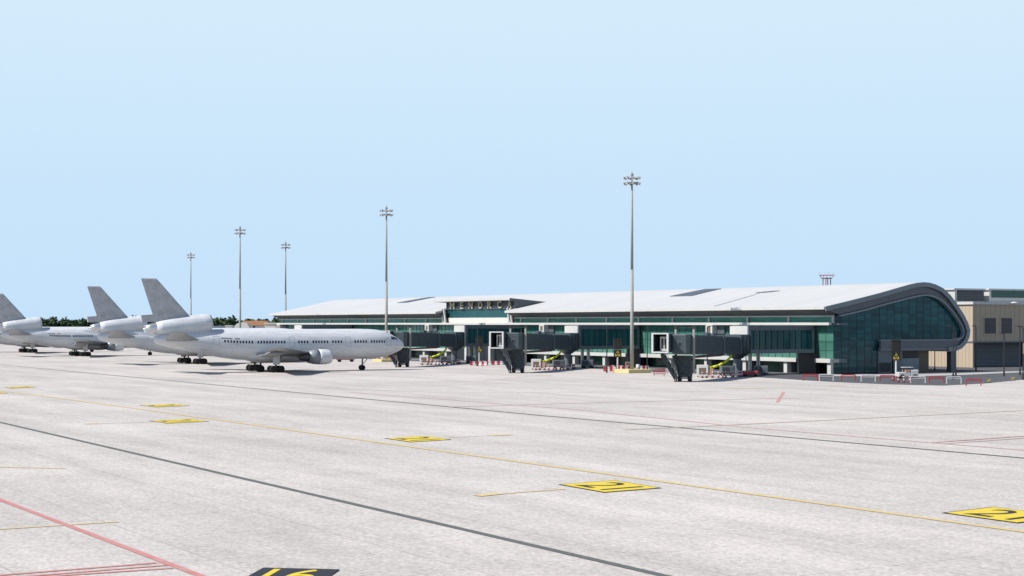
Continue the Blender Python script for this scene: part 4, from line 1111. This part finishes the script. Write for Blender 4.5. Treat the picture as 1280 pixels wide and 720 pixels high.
# ------------------------------------------------------------------ antenna tower behind the roof
ZT=450; bp_=P(1033.5,ZT)
t=thing('antenna_tower','red and white lattice antenna tower rising behind the white roof','tower',bp_,R(20))
mb=MB()
for sx in (-1,1):
    for sy in (-1,1):
        mb.mi=0; mb.tube((sx*1.3,sy*1.3,0),(sx*.8,sy*.8,17),.11,n=6); mb.mi=1; mb.tube((sx*.8,sy*.8,17),(sx*.75,sy*.75,22.0),.13,n=6)
for k in range(9):
    z0=k*2.2; w0=1.3-.5*z0/17; w1=1.3-.5*(z0+2.2)/17; mb.mi=k%2
    for a,b in (((-1,-1),(1,-1)),((1,-1),(1,1)),((1,1),(-1,1)),((-1,1),(-1,-1))):
        mb.tube((a[0]*w0,a[1]*w0,z0),(b[0]*w1,b[1]*w1,z0+2.2),.06,n=5); mb.tube((a[0]*w1,a[1]*w1,z0+2.2),(b[0]*w1,b[1]*w1,z0+2.2),.06,n=5)
mb.build('lattice',[M['redwhite'],M['red']],t)
mb=MB(); mb.lathe_z([(21.95,1.5),(22.15,1.55)],(0,0,0),n=16); mb.build('platform',M['red'],t)
mb=MB()
for k in range(12):
    a,b=2*math.pi*k/12,2*math.pi*(k+1)/12
    p=lambda r,an,z:(r*math.cos(an),r*math.sin(an),z)
    mb.tube(p(1.55,a,22.1),p(2.1,a,22.9),.04,n=5); mb.tube(p(2.1,a,22.9),p(2.1,b,22.9),.06,n=5)
mb.build('railing',M['red'],t)
for k in range(6):
    a=2*math.pi*k/6+.2; mb=MB(); mb.tube((2.1*math.cos(a),2.1*math.sin(a),22.9),(2.2*math.cos(a),2.2*math.sin(a),23.9),.035,n=5); mb.build('aerial',M['steel'],t)

# ------------------------------------------------------------------ far left: trees, houses, sheds
def treeline():
    mb=MB(); rnd=random.Random(11)
    def blob(c,rx,rz,n):
        for _ in range(n):
            while True:
                d=Vector((rnd.uniform(-1,1),rnd.uniform(-1,1),rnd.uniform(-1,1)))
                if d.length<1: break
            d*= (.55+.45*rnd.random())
            p=Vector((c[0]+d.x*rx,c[1]+d.y*rx,c[2]+d.z*rz)); s_=rnd.uniform(.5,1.25)
            u=Vector((rnd.gauss(0,1),rnd.gauss(0,1),rnd.gauss(0,1))).normalized(); v=u.orthogonal().normalized(); w=u.cross(v)
            mb.add([p+v*s_,p+w*s_*.8,p-v*s_,p-w*s_*.8],[(0,1,2,3)])
    x=-420
    while x<30:
        for row in range(3):
            xx=x+rnd.uniform(-2,2); yy=830+row*11+rnd.uniform(-4,4); h=rnd.uniform(11.2,13.2)+(1.2 if rnd.random()<.15 else 0)
            mb.mi=1; mb.tube((xx,yy,0),(xx+.3,yy,h*.6),.3,.15,n=6)
            mb.mi=0
            blob((xx,yy,h*.62),3.8,h*.38,260); blob((xx+rnd.uniform(-1.5,1.5),yy,h*.38),3.8,h*.36,150)
        x+=4.6
    for _ in range(40):
        xx=rnd.uniform(30,900); yy=rnd.uniform(800,900); h=rnd.uniform(8,12)
        mb.mi=1; mb.tube((xx,yy,0),(xx,yy,h*.6),.3,.15,n=6); mb.mi=0; blob((xx,yy,h*.6),4.5,h*.4,110)
    o=mb.build('tree_line',[M['leaf'],M['trunk']],fixn=False)
    tag(o,'dark belt of trees along the far edge of the airfield','tree line',kind='stuff')
treeline()
ZH=720
p=P(321,ZH)
t=thing('tiled_house','far house with orange tiled roof and dark openings behind the nearest airliner','house',p)
MB().box((-6,-4,0),(6,4,8.6)).build('wall',M['stonewall'],t)
mb=MB(); mb.prism([(-6.8,8.6),(6.8,8.6),(5.2,10.6),(-5.2,10.6)],-4.6,4.6,ax=1); mb.build('roof',M['tile'],t)
for x in (-3.6,-.6): MB().box((x-.5,-4.06,6.6),(x+.5,-4.0,8.2)).build('window',M['dark'],t)
p=P(303.5,ZH-20); t=thing('white_store','small white domed store left of the orange roofed house','store',p)
MB().prism([(-3.2,0),(3.2,0),(3.2,8),(2.2,9.4),(0,9.8),(-2.2,9.3),(-3.2,8)],-3,3,ax=1).build('shell',M['white'],t)
MB().box((-1,-3.06,0),(1,-3,3)).build('door',M['dark'],t)
p=P(286.5,ZH-60); t=thing('white_cabin','small white cabin between the tail engine and a mast','cabin',p)
MB().box((-1.3,-1.5,0),(1.3,1.5,8.3)).build('wall',M['white'],t); MB().box((-1.5,-1.7,8.3),(1.5,1.7,8.6)).build('roof',M['white'],t)
p=P(264,ZH-60); t=thing('pale_hut','pale hut close to the tail engine intake','hut',p)
MB().box((-.6,-1.5,0),(.6,1.5,8.9)).build('wall',M['stonewall'],t); MB().box((-.8,-1.7,8.9),(.8,1.7,9.2)).build('roof',M['tile'],t)
p=P(343,ZH-90); t=thing('pale_block','pale flat roofed block at the far end of the terminal','building',p)
MB().box((-3.2,-4,0),(4,4,9.2)).build('wall',M['stonewall'],t); MB().box((-3.5,-4.3,9.2),(4.3,4.3,9.6)).build('roof',M['white'],t); MB().box((1.0,-4.06,6.8),(2.2,-4,8.8)).build('window',M['tan'],t)
p=P(285,780); t=thing('grey_shed','long low dark grey shed in front of the far trees','shed',p)
MB().box((-26,-4,0),(24,4,7.2)).build('wall',M['slate_d'],t); MB().prism([(-4.6,7.2),(4.6,7.2),(0,8.2)],-26.5,24.5).build('roof',M['slate'],t)
# group of sheds lies among trees

# ------------------------------------------------------------------ light
EL=48.0; SAZ=(-.90,-.40)            # sun stands to the left
l=math.hypot(*SAZ); sd=Vector((SAZ[0]/l*math.cos(R(EL)),SAZ[1]/l*math.cos(R(EL)),math.sin(R(EL))))
sun=bpy.data.lights.new('sun','SUN'); sun.energy=4.8; sun.angle=R(.5); sun.color=(1,.955,.90)
so_=bpy.data.objects.new('sun',sun); COL.objects.link(so_); so_.rotation_euler=sd.to_track_quat('Z','Y').to_euler(); so_.location=(-100,0,120)
w=bpy.data.worlds.new('World'); scene.world=w; w.use_nodes=True; nt=w.node_tree
bg=nt.nodes['Background']; sk=nt.nodes.new('ShaderNodeTexSky'); sk.sky_type='NISHITA'; sk.sun_disc=False
sk.sun_elevation=R(EL); sk.sun_rotation=math.atan2(SAZ[0],SAZ[1]); sk.air_density=1.0; sk.dust_density=.3; sk.ozone_density=3.0; sk.altitude=0
tcw=nt.nodes.new('ShaderNodeTexCoord'); sxw=nt.nodes.new('ShaderNodeSeparateXYZ'); nt.links.new(tcw.outputs['Generated'],sxw.inputs[0])
def ramp(stops):
    r=nt.nodes.new('ShaderNodeValToRGB'); e=r.color_ramp.elements
    while len(e)<len(stops): e.new(.5)
    for q,(p_,c_) in zip(e,stops): q.position=p_; q.color=(*c_,1)
    nt.links.new(sxw.outputs['Z'],r.inputs['Fac']); return r
SKYK=1/.10/1.30
low=ramp([(0,(.56*SKYK/10,.76*SKYK/10,.965*SKYK/10)),(.06,(.575*SKYK/10,.775*SKYK/10,.965*SKYK/10)),(.2,(.66*SKYK/10,.83*SKYK/10,.965*SKYK/10))])
fac=ramp([(.205,(0,0,0)),(.33,(1,1,1))])
sc_=nt.nodes.new('ShaderNodeVectorMath'); sc_.operation='SCALE'; sc_.inputs['Scale'].default_value=10; nt.links.new(low.outputs['Color'],sc_.inputs[0])
mx=nt.nodes.new('ShaderNodeMixRGB'); nt.links.new(fac.outputs['Color'],mx.inputs['Fac']); nt.links.new(sc_.outputs[0],mx.inputs[1]); nt.links.new(sk.outputs[0],mx.inputs[2])
nt.links.new(mx.outputs[0],bg.inputs['Color']); bg.inputs['Strength'].default_value=.10

# ------------------------------------------------------------------ camera
cam=bpy.data.cameras.new('camera'); co=bpy.data.objects.new('camera',cam); COL.objects.link(co)
cam.sensor_width=36; cam.lens=F/1280*36; cam.shift_y=(HY-360)/1280; cam.clip_start=.5; cam.clip_end=12000
co.location=(0,0,H); co.rotation_euler=(R(90),0,0); scene.camera=co
scene.view_settings.view_transform='Standard'; scene.view_settings.look='None'; scene.view_settings.gamma=1; scene.view_settings.exposure=.38
scene.view_settings.use_curve_mapping=False
